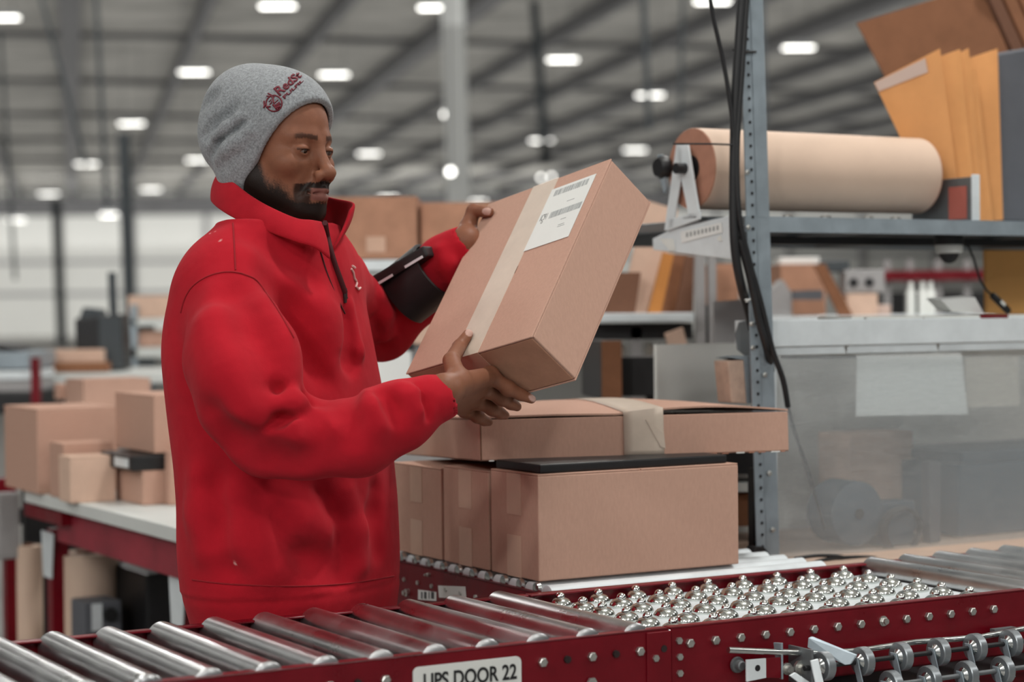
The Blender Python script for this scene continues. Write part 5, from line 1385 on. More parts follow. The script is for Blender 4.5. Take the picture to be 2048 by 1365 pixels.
# elbow crook
R_ += fold([(544, 770), (575, 776), (606, 789), (640, 794)], 0.012, 0.024, 0.018)
R_ += fold([(534, 852), (560, 833), (586, 813), (628, 804)], 0.012, 0.021, 0.018)
R_ += fold([(560, 806), (590, 797), (620, 800)], 0.014, 0.008, 0.02, 'u')
R_ += fold([(618, 800), (650, 812), (664, 850)], 0.016, 0.006, 0.03, 'u')
R_ += fold([(640, 825), (632, 850), (640, 885)], 0.014, 0.007, 0.03)
R_ += fold([(690, 800), (706, 830), (700, 880)], 0.016, 0.006, 0.03)
R_ += fold([(730, 792), (752, 815), (760, 850)], 0.016, 0.006, 0.03, 'u')
R_ += fold([(765, 790), (786, 812), (792, 838)], 0.012, 0.009, 0.022)
R_ += fold([(800, 774), (826, 790), (838, 820)], 0.014, 0.007, 0.02, 'u')
R_ += fold([(838, 772), (852, 800), (858, 835)], 0.008, 0.009, 0.012)
# upper arm
R_ += fold([(520, 610), (560, 690), (590, 745)], 0.03, 0.008, 0.05, 'u')
R_ += fold([(470, 590), (500, 680), (520, 760)], 0.03, 0.007, 0.05)
R_ += fold([(420, 640), (440, 740), (480, 830)], 0.03, 0.006, 0.05, 'u')
R_ += fold([(430, 830), (470, 880), (530, 905)], 0.02, 0.007, 0.04)
R_ += fold([(500, 930), (560, 925), (640, 915)], 0.022, 0.006, 0.04)
# chest
R_ += fold([(545, 560), (600, 640), (640, 720), (650, 800)], 0.03, 0.010, 0.05, 's')
R_ += fold([(610, 560), (650, 640), (668, 720)], 0.028, 0.008, 0.05, 'u')
R_ += fold([(700, 610), (716, 700), (722, 790)], 0.012, 0.007, 0.02, 'u')
R_ += fold([(690, 640), (700, 720), (704, 790)], 0.016, 0.008, 0.03)
R_ += fold([(500, 470), (560, 500), (620, 560)], 0.022, 0.007, 0.04)
# belly
R_ += fold([(644, 990), (660, 1040), (690, 1110)], 0.018, 0.010, 0.03)
R_ += fold([(694, 985), (716, 1060), (722, 1130)], 0.016, 0.008, 0.03, 'u')
R_ += fold([(752, 985), (750, 1030), (756, 1100)], 0.018, 0.010, 0.03)
R_ += fold([(560, 1060), (620, 1110), (680, 1150)], 0.020, 0.008, 0.04)
R_ += fold([(430, 960), (440, 1050), (470, 1130)], 0.024, 0.009, 0.04, 's')
R_ += fold([(480, 1000), (500, 1080), (540, 1140)], 0.024, 0.007, 0.05, 'u')
R_ += fold([(395, 960), (400, 1030), (410, 1100)], 0.02, 0.006, 0.04, 'u')
R_ += fold([(560, 1000), (600, 1040), (650, 1060)], 0.024, 0.008, 0.04, 'u')
# far sleeve
R_ += fold([(748, 640), (770, 690), (778, 720)], 0.012, 0.008, 0.02)
R_ += fold([(762, 590), (775, 630), (770, 680)], 0.012, 0.006, 0.02, 'u')
R_ += fold([(880, 500), (895, 530), (905, 560)], 0.012, 0.007, 0.02, 'u')
sw += R_
sw += [loft(hem_lv, k=0.006)]
# cuffs
CU = (U(893, 793, 3.305) - U(800, 832, 3.28)); CU /= np.linalg.norm(CU)
cuff_e = U(881, 797, 3.302)
sw += [rcone(U(846, 806, 3.293), cuff_e, 0.043, 0.0385, k=0.006)]
CL = (WRl - ELl) / np.linalg.norm(WRl - ELl)
sw += [rcone(ELl + (WRl - ELl) * 0.88, ELl + (WRl - ELl) * 1.0, 0.045, 0.038, k=0.006)]
# hollow cuffs and neck so skin comes out of openings
sw += [rcone(cuff_e - CU * 0.02, cuff_e + CU * 0.08, 0.030, 0.036, 's', 0.004)]
wl = ELl + (WRl - ELl) * 1.0
sw += [rcone(wl - CL * 0.02, wl + CL * 0.08, 0.030, 0.034, 's', 0.004)]
NK0, NK1 = U(568, 470, 3.565), U(585, 380, 3.55)
sw += [rcone(NK0, NK1, 0.066, 0.074, 's', 0.01)]
lo = np.array([U(300, 500, 3.4)[0], 3.10, zpy(1275)]); hi = np.array([U(960, 500, 3.9)[0], 4.06, zpy(410)])
v, f = nets(sw, 0.0042, lo, hi)
v = relax(v, f, 4, 0.5)
MT['red_cloth'] = mat('red_fleece', (176, 20, 34), 0.95, var=0.16, scale=7, bump=0.25, bscale=900, attr='Col', sheen=0.04, spec=0.08)
_nt = MT['red_cloth'].node_tree; _b = _nt.nodes['Principled BSDF']; _old = _b.inputs['Normal'].links[0].from_node
_n2 = _nt.nodes.new('ShaderNodeTexNoise'); _n2.inputs['Scale'].default_value = 17; _n2.inputs['Detail'].default_value = 2; _nt.links.new(_nt.nodes['Texture Coordinate'].outputs['Object'], _n2.inputs[0])
_b2 = _nt.nodes.new('ShaderNodeBump'); _b2.inputs['Strength'].default_value = 0.35; _b2.inputs['Distance'].default_value = 0.012
_nt.links.new(_n2.outputs[0], _b2.inputs['Height']); _nt.links.new(_b2.outputs[0], _old.inputs['Normal'])
cols = np.tile(np.array(lin((178, 27, 41))[:3]), (len(v), 1))
def speck(px, py, r):
    p = march(base_sw, [(px, py)])[0][0]; d = np.linalg.norm(v - p, axis=1); w_ = np.clip((r - d) / 0.0025, 0, 1)[:, None]
    cols[:] = cols * (1 - w_) + np.array(lin((226, 176, 172))[:3]) * w_
for (px, py, r) in ((476, 470, 0.0045), (408, 469, 0.003), (420, 467, 0.003), (398, 473, 0.003), (441, 481, 0.003), (430, 463, 0.0025), (470, 1128, 0.0042), (421, 1225, 0.003), (434, 1231, 0.0025), (410, 1212, 0.0025)):
    speck(px, py, r)
shirt = np_mesh('sweatshirt', v, f, 'red_cloth', man, cols)

def spline(Q, n):
    Q = [np.asarray(q, float) for q in Q]; out = []
    for i in range(len(Q) - 1):
        p0, p1, p2, p3 = Q[max(0, i - 1)], Q[i], Q[i + 1], Q[min(len(Q) - 1, i + 2)]
        for t in np.linspace(0, 1, n, endpoint=False):
            out.append(0.5 * ((2 * p1) + (-p0 + p2) * t + (2 * p0 - 5 * p1 + 4 * p2 - p3) * t * t + (-p0 + 3 * p1 - 3 * p2 + p3) * t ** 3))
    out.append(Q[-1]); return out
# stitched seams
MT['seam'] = mat('red_seam', (146, 15, 28), 0.95, bump=0.2, bscale=900)
for pts in ([(361, 626), (370, 596), (384, 574), (405, 558), (429, 548), (452, 544), (474, 545), (494, 551), (513, 561), (538, 593), (556, 620), (571, 645), (588, 676)], [(466, 446), (468, 480), (471, 540)], [(384, 1160), (430, 1166), (480, 1170), (600, 1173), (700, 1167), (788, 1153)]):
    q, _ = march(sw, pts, off=-0.0002); q = spline(q, 4); pj = [PJ(x) for x in q]; q, _ = march(sw, pj, off=0.0003)
    m = MB(); m.tube(list(q), 0.0014, 6); m.build('seam', 'seam', shirt, smooth=60)
# collar: standing ribbed band, open at the front, its far corner flaring out
MT['red_rib'] = mat('red_collar_rib', (172, 27, 40), 0.95, var=0.12, scale=30, stretch=(1, 1, 1), bump=0.2, bscale=600, sheen=0.04, spec=0.08)
top = [(642, 443, 3.470), (622, 440, 3.452), (593, 437, 3.440), (549, 418, 3.442), (505, 393, 3.468), (464, 362, 3.51), (438, 348, 3.57), (455, 338, 3.64), (520, 352, 3.70), (590, 378, 3.705), (640, 390, 3.67), (670, 397, 3.62), (707, 405, 3.565), (700, 418, 3.545)]
bot = [(660, 520, 3.440), (630, 497, 3.420), (590, 484, 3.415), (535, 464, 3.425), (482, 444, 3.46), (440, 420, 3.51), (424, 402, 3.58), (450, 410, 3.66), (520, 420, 3.72), (600, 440, 3.72), (650, 450, 3.69), (676, 455, 3.64), (684, 470, 3.575), (662, 505, 3.50)]
tp_ = spline([U(*q) for q in top], 5); bt_ = spline([U(*q) for q in bot], 5)
vs = []; fs = []; NR = 7
for i, (a, b) in enumerate(zip(tp_, bt_)):
    for j in range(NR):
        q = j / (NR - 1)
        out_ = (b - a); c_ = (U(572, 420, 3.57) - (a + b) / 2); c_[2] = 0; c_ = c_ / max(1e-6, np.linalg.norm(c_))
        vs.append(a * (1 - q) + b * q - c_ * 0.005 * math.sin(math.pi * q))
for i in range(len(tp_) - 1):
    for j in range(NR - 1):
        k_ = i * NR + j; fs.append([k_, k_ + 1, k_ + NR + 1, k_ + NR])
m = MB(); m.add(vs, fs); collar = m.build('collar', 'red_rib', shirt, smooth=180)
md = collar.modifiers.new('thick', 'SOLIDIFY'); md.thickness = 0.006; md.offset = 0
md = collar.modifiers.new('round', 'SUBSURF'); md.levels = 1; md.render_levels = 1
# zip: tape, slider
zp = [(648, 446), (654, 470), (661, 500), (670, 530), (680, 558), (690, 586)]
zs_, _ = march(base_sw, zp, off=0.0015)
zs_[0] = U(650, 446, 3.462); 
MT['zip'] = mat('dark_zip_tape', (70, 10, 18), 0.8)
m = MB(); m.tube(spline(zs_, 4), [0.0052] * 21, 6); zz = m.build('zip', 'zip', shirt, smooth=60)
m = MB(); p = zs_[-1]; m.tube([p + Z * 0.008, p - Z * 0.004, p - Z * 0.018], [0.004, 0.0045, 0.003], 8); m.build('zip_slider', 'bolt_d', zz, smooth=50)
pl_, _ = march(base_sw, [(690, 588), (698, 604), (706, 622), (712, 640), (716, 660)], off=0.0005)
m = MB(); m.tube(spline(pl_, 3), 0.0018, 5); m.build('placket_stitch', 'zip', shirt)
pl_, _ = march(base_sw, [(632, 478), (643, 510), (652, 540), (664, 572), (678, 604), (690, 628)], off=0.0004)
m = MB(); m.tube(spline(pl_, 3), 0.0016, 5); m.build('placket_stitch', 'zip', shirt)
# small white chest emblem
MT['thread_w'] = mat('pale_thread', (226, 186, 182), 0.8)
for pts in ([(703, 538), (707, 545), (709, 556), (713, 563)], [(714, 566), (712, 573), (717, 579), (721, 576)], [(705, 532), (710, 536)]):
    q, _ = march(base_sw, pts, off=0.001); m = MB(); m.tube(q, 0.0022, 6); m.build('emblem', 'thread_w', shirt, smooth=50)

# ---- head frame
yaw, pit = math.radians(55), math.radians(4)
HFv = np.array([math.sin(yaw) * math.cos(pit), -math.cos(yaw) * math.cos(pit), -math.sin(pit)])
HLv = np.array([math.cos(yaw), math.sin(yaw), 0.0])
HUv = np.cross(HFv, HLv)
HM = np.stack([HFv, HLv, HUv], 1)                     # columns: forward, the man's left, up
EYE = U(627, 298, 3.50)
HO_ = EYE - HM @ np.array([0.078, 0, 0.008])
def H(f_, l_, u_): return HO_ + HM @ np.array([f_, l_, u_])
def hell(c, r, op='u', k=0.01, rot=None):
    R = HM if rot is None else HM @ rot
    return ellipsoid(H(*c), r, R, op, k)
def hcap(a, b, ra, rb, op='u', k=0.01): return rcone(H(*a), H(*b), ra, rb, op, k)
skull = [hell((-0.006, 0, 0.043), (0.098, 0.075, 0.086), k=0.02)]
head = list(skull)
head += [hell((0.030, 0, -0.028), (0.060, 0.058, 0.084), k=0.03)]
for s in (-1, 1):
    head += [hcap((-0.002, 0.052 * s, -0.055), (0.066, 0.020 * s, -0.098), 0.018, 0.015, k=0.032),
             hell((0.058, 0.046 * s, -0.020), (0.024, 0.020, 0.018), k=0.024)]
head += [hell((0.084, 0, -0.103), (0.020, 0.023, 0.018), k=0.022)]
for s in (-1, 1):
    head += [hcap((0.082, 0.014 * s, 0.026), (0.066, 0.046 * s, 0.026), 0.011, 0.009, k=0.016)]
for s in (-1, 1):
    head += [hell((0.096, 0.034 * s, 0.006), (0.021, 0.021, 0.0135), 's', 0.014)]
head += [hcap((0.087, 0, 0.014), (0.111, 0, -0.028), 0.0085, 0.0105, k=0.014), hell((0.116, 0, -0.034), (0.0125, 0.0128, 0.0110), k=0.010)]
for s in (-1, 1):
    head += [hell((0.103, 0.0148 * s, -0.039), (0.012, 0.0085, 0.0090), k=0.006)]
head += [hell((0.083, 0, -0.066), (0.023, 0.029, 0.024), k=0.022)]
for s in (-1, 1):
    head += [hell((0.108, 0.0085 * s, -0.0480), (0.0055, 0.0042, 0.0042), 's', 0.003)]
for s in (-1, 1):
    head += [hcap((0.1050, 0, -0.0635), (0.0970, 0.0125 * s, -0.0645), 0.0062, 0.0055, k=0.004), hcap((0.0970, 0.0125 * s, -0.0645), (0.0875, 0.0245 * s, -0.069), 0.0055, 0.003, k=0.004),
             hcap((0.1030, 0, -0.0765), (0.0960, 0.0115 * s, -0.0755), 0.0078, 0.0066, k=0.005), hcap((0.0960, 0.0115 * s, -0.0755), (0.0875, 0.0235 * s, -0.0705), 0.0066, 0.003, k=0.004)]
    head += [hcap((0.1120, 0, -0.0695), (0.1025, 0.0135 * s, -0.0698), 0.0018, 0.0018, 's', 0.003), hcap((0.1025, 0.0135 * s, -0.0698), (0.0915, 0.0255 * s, -0.0705), 0.0018, 0.0014, 's', 0.003)]
for s in (-1, 1):
    head += [hell((0.0768, 0.0325 * s, 0.006), (0.0143, 0.0156, 0.0142), k=0.007)]
    head += [hell((0.0935, 0.0325 * s, 0.0015), (0.0120, 0.0125, 0.0034), 's', 0.0022)]
    # upper lid crease
    head += [hcap((0.090, 0.0215 * s, 0.0125), (0.0885, 0.034 * s, 0.0165), 0.0018, 0.002, 's', 0.004), hcap((0.0885, 0.034 * s, 0.0165), (0.078, 0.047 * s, 0.012), 0.002, 0.0014, 's', 0.004)]
    # smile line
    head += [hcap((0.095, 0.020 * s, -0.042), (0.080, 0.034 * s, -0.068), 0.002, 0.002, 's', 0.016)]
    head += [hell((-0.014, 0.070 * s, -0.004), (0.018, 0.008, 0.028), k=0.010)]
# neck and the trunk under the clothes, arms
head += chain([H(-0.028, 0, -0.05), NK0, U(566, 560, 3.565)], [0.060, 0.060, 0.075], k=0.035)
body = head + [rcone(U(562, 560, 3.56), U(572, 1150, 3.56), 0.105, 0.12, k=0.05)]
body += chain([U(560, 540, 3.55), SHr, ELr], [0.06, 0.05, 0.040], k=0.04)
body += chain([U(590, 540, 3.58), SHl, ELl], [0.06, 0.05, 0.040], k=0.04)

# ---- hands
def face_pt(px, py, c):
    a, b = on_face(px, py, c); return HP(a, b, c)
def end_pt(px, py, off):
    """point over the end panel of the carton (outside it by off)"""
    p0 = HP(0, -off, 0); r = ray(px, py); return CP + r * (np.dot(p0 - CP, HB) / np.dot(r, HB))
def side_pt(px, py, off):
    p0 = HP(DA + off, 0, 0); r = ray(px, py); return CP + r * (np.dot(p0 - CP, HA) / np.dot(r, HA))
# right hand: fingers flat under the end of the carton, thumb up on the taped face
hand = []
wr = U(884, 786, 3.305)
kI, kM, kR, kP = end_pt(980, 752, 0.016), end_pt(968, 778, 0.019), end_pt(952, 802, 0.021), end_pt(930, 820, 0.022)
fing = [([kI, end_pt(1016, 777, 0.013), end_pt(1042, 790, 0.010), end_pt(1063, 799, 0.009)], [0.0135, 0.0126, 0.0108, 0.0080]),
        ([kM, end_pt(1003, 796, 0.016), end_pt(1022, 808, 0.013), end_pt(1034, 814, 0.012)], [0.0138, 0.0130, 0.0112, 0.0084]),
        ([kR, end_pt(985, 817, 0.019), end_pt(1000, 827, 0.016), end_pt(1010, 831, 0.014)], [0.0135, 0.0126, 0.0110, 0.0082]),
        ([kP, end_pt(955, 833, 0.022), end_pt(968, 842, 0.019), end_pt(978, 845, 0.017)], [0.0122, 0.0112, 0.0096, 0.0074])]
hn = np.cross(kP - kI, wr - kM); hn /= np.linalg.norm(hn)
pk = 0.006
body += chain([ELr, f1, f2, f3, wr], [0.038, 0.038, 0.036, 0.032, 0.0275], k=0.02)
wr_u = wr + (kI - kP) / np.linalg.norm(kI - kP) * 0.012; wr_d = wr - (kI - kP) / np.linalg.norm(kI - kP) * 0.012
for kk_, w_ in ((kI, wr_u), (kM, wr), (kR, wr), (kP, wr_d)):
    body += [rcone(w_, kk_, 0.021, 0.0125, k=0.016)]
body += [rcone(kI, kM, 0.0115, 0.0115, k=0.008), rcone(kM, kR, 0.0115, 0.011, k=0.008), rcone(kR, kP, 0.011, 0.010, k=0.008)]
for P_, r_ in fing: body += chain(P_, r_, k=0.0035)
for P_, r_ in fing:
    body += [ellipsoid(P_[1], (r_[1] * 1.12,) * 3, k=0.006)]
    body += [ellipsoid(P_[0] - hn * 0 , (r_[0] * 1.08,) * 3, k=0.01)]
tb = wr + (kI - wr) * 0.25 + (kI - kP) / np.linalg.norm(kI - kP) * 0.018
t1, t2, t3 = U(903, 722, 3.335), face_pt(918, 694, -0.0135), face_pt(936, 669, -0.0105)
t1 = (t1 + end_pt(903, 722, 0.03)) / 2
body += chain([wr_u, tb, t1], [0.02, 0.0185, 0.0148], k=0.014) + chain([t1, t2, t3], [0.0142, 0.0118, 0.0092], k=0.005)
body += [rcone(tb, kI, 0.014, 0.009, k=0.018)]
nail_r = (t2, t3)
# left hand: thumb over the near edge of the carton, fingers round its far side
wl_ = WRl + CL * 0.01
edge = HP(DA + 0.0, 0.40, 0)
lt1, lt2, lt3 = U(934, 452, 3.84), U(944, 426, 3.84), face_pt(978, 424, -0.0095)
eI = side_pt(946, 424, 0.016)
lt1 = side_pt(936, 455, 0.022); lt2 = side_pt(947, 422, 0.013)
body += chain([ELl, ELl + (wl_ - ELl) * 0.5, wl_], [0.040, 0.035, 0.026], k=0.03)
palm_l = HP(DA + 0.022, 0.345, 0.05)
body += chain([wl_, palm_l], [0.026, 0.022], k=0.02, flat=None)
body += [rcone(wl_, lt1, 0.021, 0.0165, k=0.018)] + chain([lt1, lt2], [0.0155, 0.0138], k=0.008) + chain([lt2, lt3], [0.0132, 0.0098], k=0.005)
for j, bb_ in enumerate((0.41, 0.385, 0.36, 0.337)):
    k0 = HP(DA + 0.018, bb_ - 0.02, 0.075); k1 = HP(DA + 0.014, bb_, DC + 0.008); k2 = HP(DA - 0.02, bb_ + 0.004, DC + 0.014); k3 = HP(DA - 0.045, bb_ + 0.006, DC + 0.012)
    body += [rcone(palm_l, k0, 0.018, 0.0125, k=0.014)] + chain([k0, k1, k2, k3], [0.0112, 0.010, 0.0092, 0.0075], k=0.004)
allp = np.array([p.c for p in body]); 
lo = np.array([U(385, 500, 3.4)[0], 3.15, zpy(1180)]); hi = np.array([0.06, 4.12, zpy(100)])
v, f = nets(body, 0.0022, lo, hi)
v = relax(v, f, 2, 0.4)
# colours of skin, beard, brows, lips, nails
q = (v - HO_) @ HM
skin = np.array(lin((134, 88, 67))[:3]); beard = np.array(lin((15, 12, 11))[:3]); lipc = np.array(lin((124, 80, 76))[:3]); browc = np.array(lin((30, 24, 22))[:3])
cols = np.tile(skin, (len(v), 1))
ss = lambda x, a, b: np.clip((x - a) / (b - a), 0, 1) ** 2 * (3 - 2 * np.clip((x - a) / (b - a), 0, 1))
F_, L_, U_ = q[:, 0], np.abs(q[:, 1]), q[:, 2]
inhead = (U_ > -0.16) & (F_ > -0.1) & (L_ < 0.1)
def paint(mask, c): cols[:] = cols * (1 - mask[:, None]) + c * mask[:, None]
nz = (np.sin(q[:, 0] * 900 + np.sin(q[:, 2] * 700) * 2) * np.sin(q[:, 1] * 800 + 1.3) * np.sin(q[:, 2] * 950)) * 0.004
line = -0.048 - 0.035 * ss(F_, 0.045, 0.085) + 0.050 * ss(-F_, -0.035, 0.0)        # upper edge of the beard along the cheek
bm_ = ss(-(U_ + nz * 2), -line - 0.006, -line + 0.022) * inhead
# chin tuft and moustache
bm_ = np.maximum(bm_, ss(-(U_ + nz), 0.082, 0.088) * inhead)
mou = ss(-(np.abs(U_ + 0.0535 + L_ * 0.26) + nz * 0.5), -0.0085, -0.0060) * (F_ > 0.07) * ss(-L_, -0.036, -0.03)
lip = ss(-np.abs(U_ + 0.0715 ), -0.0115, -0.0095) * ss(-L_, -0.0255, -0.021) * (F_ > 0.075)
side_m = ss(-np.abs(L_ - 0.031), -0.011, -0.006) * (U_ < -0.055) * (U_ > -0.10) * (F_ > 0.05)
bm_ = np.maximum(bm_, np.maximum(mou, side_m * 0.9) * inhead)
cols0 = cols.copy()
paint(bm_ * (1 - lip) * 0.96, beard); paint(lip * inhead * 0.75, lipc)
brow = ss(-np.abs(U_ - (0.0255 + 0.10 * L_ - 2.0 * np.maximum(0, L_ - 0.036) ** 1.5) + nz * 0.4), -0.0055, -0.003) * (L_ > 0.011) * ss(-L_, -0.054, -0.046) * (F_ > 0.05)
paint(brow * 0.7, browc)
lash = ss(-np.abs(U_ - 0.0052), -0.0022, -0.001) * (L_ > 0.019) * (L_ < 0.047) * (F_ > 0.078)
paint(lash * 0.85, browc)
nail = np.array(lin((196, 160, 148))[:3])
def nailp(tip, prev, side, r):
    d = (tip - prev) / np.linalg.norm(tip - prev); s_ = side - d * np.dot(side, d); s_ /= np.linalg.norm(s_)
    c = tip + s_ * r * 0.9 + d * r * 0.1; e = v - c
    x = e @ d / (r * 0.95); y = e @ np.cross(d, s_) / (r * 0.72); z_ = e @ s_
    paint((ss(-(x * x + y * y), -1.15, -0.85) * (z_ > -r * 0.6) * (z_ < r)), nail)
tocam = CP - t3; tocam /= np.linalg.norm(tocam)
nailp(t3, t2, tocam, 0.0100)
nailp(lt3, lt2, tocam, 0.0104)
for P_, r_ in fing[:1]: nailp(P_[3], P_[2], tocam + Z * 0.5, r_[3] * 1.0)
# paler palms and finger sides where they press the carton
MT['skin'] = mat('skin', (112, 72, 54), 0.48, var=0.10, scale=60, bump=0.12, bscale=420, attr='Col', spec=0.2)
MT['skin'].node_tree.nodes['Principled BSDF'].inputs['Subsurface Weight'].default_value = 0.06
MT['skin'].node_tree.nodes['Principled BSDF'].inputs['Subsurface Radius'].default_value = (0.012, 0.004, 0.002)
body_o = np_mesh('body', v, f, 'skin', man, cols)
# eyes
MT['eye_w'] = mat('eye_white', (120, 108, 100), 0.2); MT['iris'] = mat('dark_iris', (34, 22, 16), 0.12)
for s in (-1, 1):
    m = MB(); c = H(0.0768, 0.0325 * s, 0.006); q_ = 0.0120
    gz = HM @ np.array([0.93, 0.16, -0.32]); gz /= np.linalg.norm(gz)
    m.lathe(c, -gz, [(-q_ * math.cos(a), max(1e-5, q_ * math.sin(a))) for a in np.linspace(0.02, math.pi - 0.02, 16)], 24); e_ = m.build('eye', 'eye_w', man, smooth=80)
    m = MB(); q2 = q_ + 0.0003; m.lathe(c, -gz, [(-q2 * math.cos(a), max(1e-5, q2 * math.sin(a))) for a in np.linspace(0.02, 0.46, 6)], 24); m.build('iris', 'iris', e_, smooth=80)

# ---- beanie
bean = [hell((-0.030, 0, 0.050), (0.116, 0.0875, 0.098), k=0.02), hell((-0.080, 0, 0.062), (0.078, 0.078, 0.088), k=0.05), hell((-0.085, -0.01, 0.015), (0.060, 0.072, 0.060), k=0.04),
        hell((0.002, 0, 0.054), (0.094, 0.083, 0.090), k=0.03), hell((-0.030, 0, -0.012), (0.072, 0.0865, 0.075), k=0.03), hell((-0.052, 0, -0.05), (0.055, 0.074, 0.05), k=0.03)]
base_b = list(bean)
def bfold(pts, r, depth, k, sgn):
    P_, ok = march(base_b, pts); n = []
    for p in P_:
        e = 1e-3; g = np.array([ev(base_b, (p + d_)[None])[0] - ev(base_b, (p - d_)[None])[0] for d_ in np.eye(3) * e]); n.append(g / max(1e-9, np.linalg.norm(g)))
    m_ = len(pts); rs = [r * (0.4 + 0.6 * math.sin(math.pi * (i + 0.4) / (m_ - 0.2))) for i in range(m_)]
    c = [P_[i] + (1 if sgn == 's' else -1) * n[i] * (rs[i] - depth * rs[i] / r) for i in range(m_)]
    return chain(c, rs, sgn, k)
bean += bfold([(424, 312), (441, 286), (464, 268), (484, 248)], 0.010, 0.010, 0.014, 's')
bean += bfold([(408, 272), (428, 252), (452, 236), (470, 214)], 0.010, 0.009, 0.016, 's')
bean += bfold([(402, 214), (416, 198), (430, 188)], 0.010, 0.008, 0.016, 's')
bean += bfold([(430, 270), (452, 254), (476, 234)], 0.009, 0.005, 0.014, 'u')
bean += bfold([(434, 318), (452, 298), (474, 284), (500, 262)], 0.010, 0.005, 0.016, 'u')
qa, _ = march(base_b, [(630, 196), (492, 362)])
qa = (qa - HO_) @ HM; print('rim', qa)
dq = qa[0] - qa[1]
rim_o = HO_ + HM @ np.array([qa[0][0], 0, qa[0][2]]); rim_n = HM @ np.array([-dq[2], 0.0, dq[0]]); rim_n /= np.linalg.norm(rim_n)
bean += [Prim(lambda P: -((P - rim_o) @ rim_n), HO_, 1e3, 'i', 0.004)]
bean += [Prim(lambda P: ev(head[:8], P) - 0.0025, HO_, 1e3, 's', 0.002)]
lo = HO_ - 0.26; hi = HO_ + 0.26
v, f = nets(bean, 0.0026, lo, hi)
v = relax(v, f, 4, 0.45)
def knit():
    m = mat('grey_melange_knit', (150, 154, 157), 0.95, var=0.5, scale=270, bump=0.35, bscale=700, spec=0.1, sheen=0.2, c2=None)
    return m
MT['knit'] = knit()
beanie = np_mesh('beanie', v, f, 'knit', man)
# embroidery on the beanie: emblem ring with antler strokes and lettering following the cloth
MT['thread'] = mat('maroon_thread', (108, 30, 44), 0.7)
def stitch(pts, r=0.0013, close=False, name='emblem', par=None):
    P_, ok = march(bean, pts, off=0.0004)
    m = MB(); m.tube(P_ if not close else list(P_) + [P_[0]], r, 6); return m.build(name, 'thread', par or beanie, smooth=60)
ring = [(548 + 16 * math.cos(a), 207 + 16 * math.sin(a)) for a in np.linspace(0, 2 * math.pi, 20, endpoint=False)]
em = stitch(ring, 0.0014, True)
for pts, r in (([(527, 216), (532, 208), (533, 214), (541, 213)], 0.0018), ([(528, 202), (529, 214)], 0.0016), ([(536, 187), (542, 190), (546, 197), (547, 206)], 0.0015), ([(546, 197), (550, 190)], 0.0012), ([(533, 192), (542, 193)], 0.0012),
               ([(538, 204), (542, 199), (543, 206), (539, 209)], 0.0012), ([(552, 212), (560, 206)], 0.0032), ([(550, 217), (560, 213)], 0.0032), ([(546, 209), (556, 219)], 0.0024), ([(548, 207), (556, 200)], 0.0010)):
    stitch(pts, r, par=em)
def hat_text(body, a, b, size_px, bold, nm):
    """lettering laid along the measured line a-b, wrapped on the knit"""
    cu = bpy.data.curves.new(nm, 'FONT'); cu.body = body; cu.size = 1.0; cu.align_x = 'LEFT'; cu.align_y = 'BOTTOM_BASELINE'; cu.resolution_u = 3; cu.offset = bold
    t = bpy.data.objects.new(nm, cu); COL.objects.link(t)
    dg = bpy.context.evaluated_depsgraph_get(); me = bpy.data.meshes.new_from_object(t.evaluated_get(dg)); bpy.data.objects.remove(t)
    bm = bmesh.new(); bm.from_mesh(me); bmesh.ops.triangulate(bm, faces=bm.faces[:])
    co_ = np.array([x.co for x in bm.verts]); wd_ = co_[:, 0].max() - co_[:, 0].min()
    a = np.array(a, float); b = np.array(b, float); d_ = b - a; Ln = np.linalg.norm(d_); d_ /= Ln; n_ = np.array([d_[1], -d_[0]])
    pp = []
    for x in co_:
        s_ = (x[0] - co_[:, 0].min()) / wd_
        pp.append(a + d_ * (Ln * s_ ** 0.92) + n_ * x[1] * size_px * (1 - 0.25 * s_))
    P_, ok = march(bean, pp, off=0.0009)
    for x, p in zip(bm.verts, P_): x.co = p
    bm.to_mesh(me); bm.free(); me.materials.clear(); me.materials.append(MT['thread'])
    o = bpy.data.objects.new(nm, me); COL.objects.link(o); put(o, beanie)
    md = o.modifiers.new('thick', 'SOLIDIFY'); md.thickness = 0.0016; md.offset = 0
    return o
hat_text('RedSt', (559, 192), (604, 152), 27, 0.02, 'lettering')
hat_text('FULFIL', (569, 198), (607, 162), 9, 0.02, 'lettering')

# ---- black pouch with a hand terminal strapped on the far forearm
ax = (WRl - ELl) / np.linalg.norm(WRl - ELl)
pa_, pb_ = U(806, 594, 3.86), U(872, 541, 3.83)
axp = (pb_ - pa_) / np.linalg.norm(pb_ - pa_)
MT['pouch'] = mat('black_pouch', (24, 25, 26), 0.55, var=0.2, scale=40, bump=0.05)
m = MB(); sd = np.cross(axp, Z); sd /= np.linalg.norm(sd); upv = np.cross(sd, axp)
vs = []; fs = []; ns = 24
for j, tt in enumerate((-0.002, 0.0, 0.01, 0.5, 0.99, 1.0, 1.002)):
    for i in range(ns):
        a = 2 * math.pi * i / ns
        rr_ = (0.0 if j in (0, 6) else 1.0)
        sc = 0.985 if j in (1, 5) else 1.0
        c_ = pa_ + (pb_ - pa_) * tt
        vs.append(c_ + (sd * math.cos(a) * 0.062 + upv * math.sin(a) * 0.063) * sc * (rr_ if rr_ else 0.9))
for j in range(6):
    for i in range(ns):
        k_ = (i + 1) % ns; fs.append([j * ns + i, j * ns + k_, (j + 1) * ns + k_, (j + 1) * ns + i])
m.add(vs, fs); pouch = m.build('forearm_pouch', 'pouch', man, smooth=40)
pouch['label'] = 'black pouch wrapped round the far forearm'
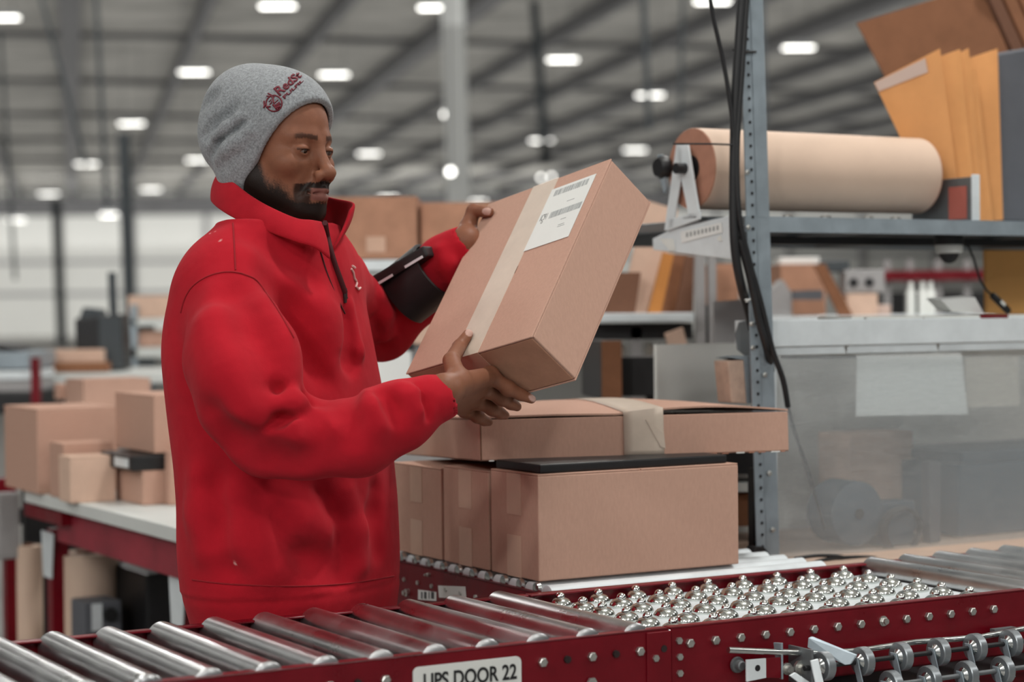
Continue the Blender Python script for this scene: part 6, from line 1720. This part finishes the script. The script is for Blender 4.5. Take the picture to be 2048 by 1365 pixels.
D1 = U(747, 561, 3.86); D2 = U(868, 489, 3.82); dd = D2 - D1; Ld = np.linalg.norm(dd); dx_ = dd / Ld; dn = np.cross(dx_, sd); dn /= np.linalg.norm(dn)
if dn[2] < 0: dn = -dn
m = MB(); m.box(D1 - dn * 0.026 - sd * 0.035, dd, sd * 0.085, dn * 0.022); term = m.build('terminal', 'pouch', pouch, bevel=0.004)
sface = D1 - dn * 0.026 - sd * 0.035
for (a0, a1, h0) in ((0.13, 0.44, 0.000), (0.64, 0.93, 0.001)):
    m = MB(); sg = -1 if np.dot(sd, CP - sface) > 0 else -1
    fc = sface if np.dot(sd, CP - sface) < 0 else sface + sd * 0.085
    o_ = -sd if np.dot(sd, CP - sface) < 0 else sd
    m.box(fc + dd * a0 + dn * h0 + o_ * 0.0002, dd * (a1 - a0), o_ * 0.0012, dn * 0.005); m.build('silver_strip', 'zinc_l', term)

# ---- trousers, shoes
MT['trouser'] = mat('dark_trousers', (40, 40, 44), 0.9, var=0.15, scale=40)
hipc = U(585, 1230, 3.565)
tr_ = []
tr_ += [loft([(0.80, hipc[0], hipc[1], 0.128, 0.185, TA), (0.92, hipc[0], hipc[1], 0.118, 0.172, TA), (1.0, hipc[0], hipc[1], 0.11, 0.165, TA)], k=0.02)]
for s in (-1, 1):
    hp = hipc + TL * 0.09 * s; hp[2] = 0.82
    kn = hipc + TL * 0.10 * s + TF * 0.02; kn[2] = 0.48
    an = hipc + TL * 0.11 * s - TF * 0.01; an[2] = 0.07
    tr_ += chain([hp, kn, an], [0.10, 0.072, 0.062], k=0.03)
tr_ += [Prim(lambda P: 0.05 - P[:, 2], hipc, 1e3, 'i', 0.004)]
v, f = nets(tr_, 0.008, np.array([hipc[0] - 0.4, hipc[1] - 0.4, 0.0]), np.array([hipc[0] + 0.4, hipc[1] + 0.4, 1.04]))
np_mesh('trousers', relax(v, f, 2), f, 'trouser', man)
for s in (-1, 1):
    an = hipc + TL * 0.11 * s; 
    sh = chain([np.array([an[0], an[1], 0.045]) - TF * 0.05, np.array([an[0], an[1], 0.04]) + TF * 0.10, np.array([an[0], an[1], 0.034]) + TF * 0.16], [0.042, 0.042, 0.034], k=0.02) + [rcone(np.array([an[0], an[1], 0.05]) - TF * 0.03, np.array([an[0], an[1], 0.11]) - TF * 0.03, 0.046, 0.048, k=0.03)]
    sh += [Prim(lambda P: 0.001 - P[:, 2], an, 1e3, 'i', 0.003)]
    v, f = nets(sh, 0.006, np.array([an[0] - 0.3, an[1] - 0.3, -0.02]), np.array([an[0] + 0.3, an[1] + 0.3, 0.2]))
    np_mesh('shoe', v, f, 'black', man)
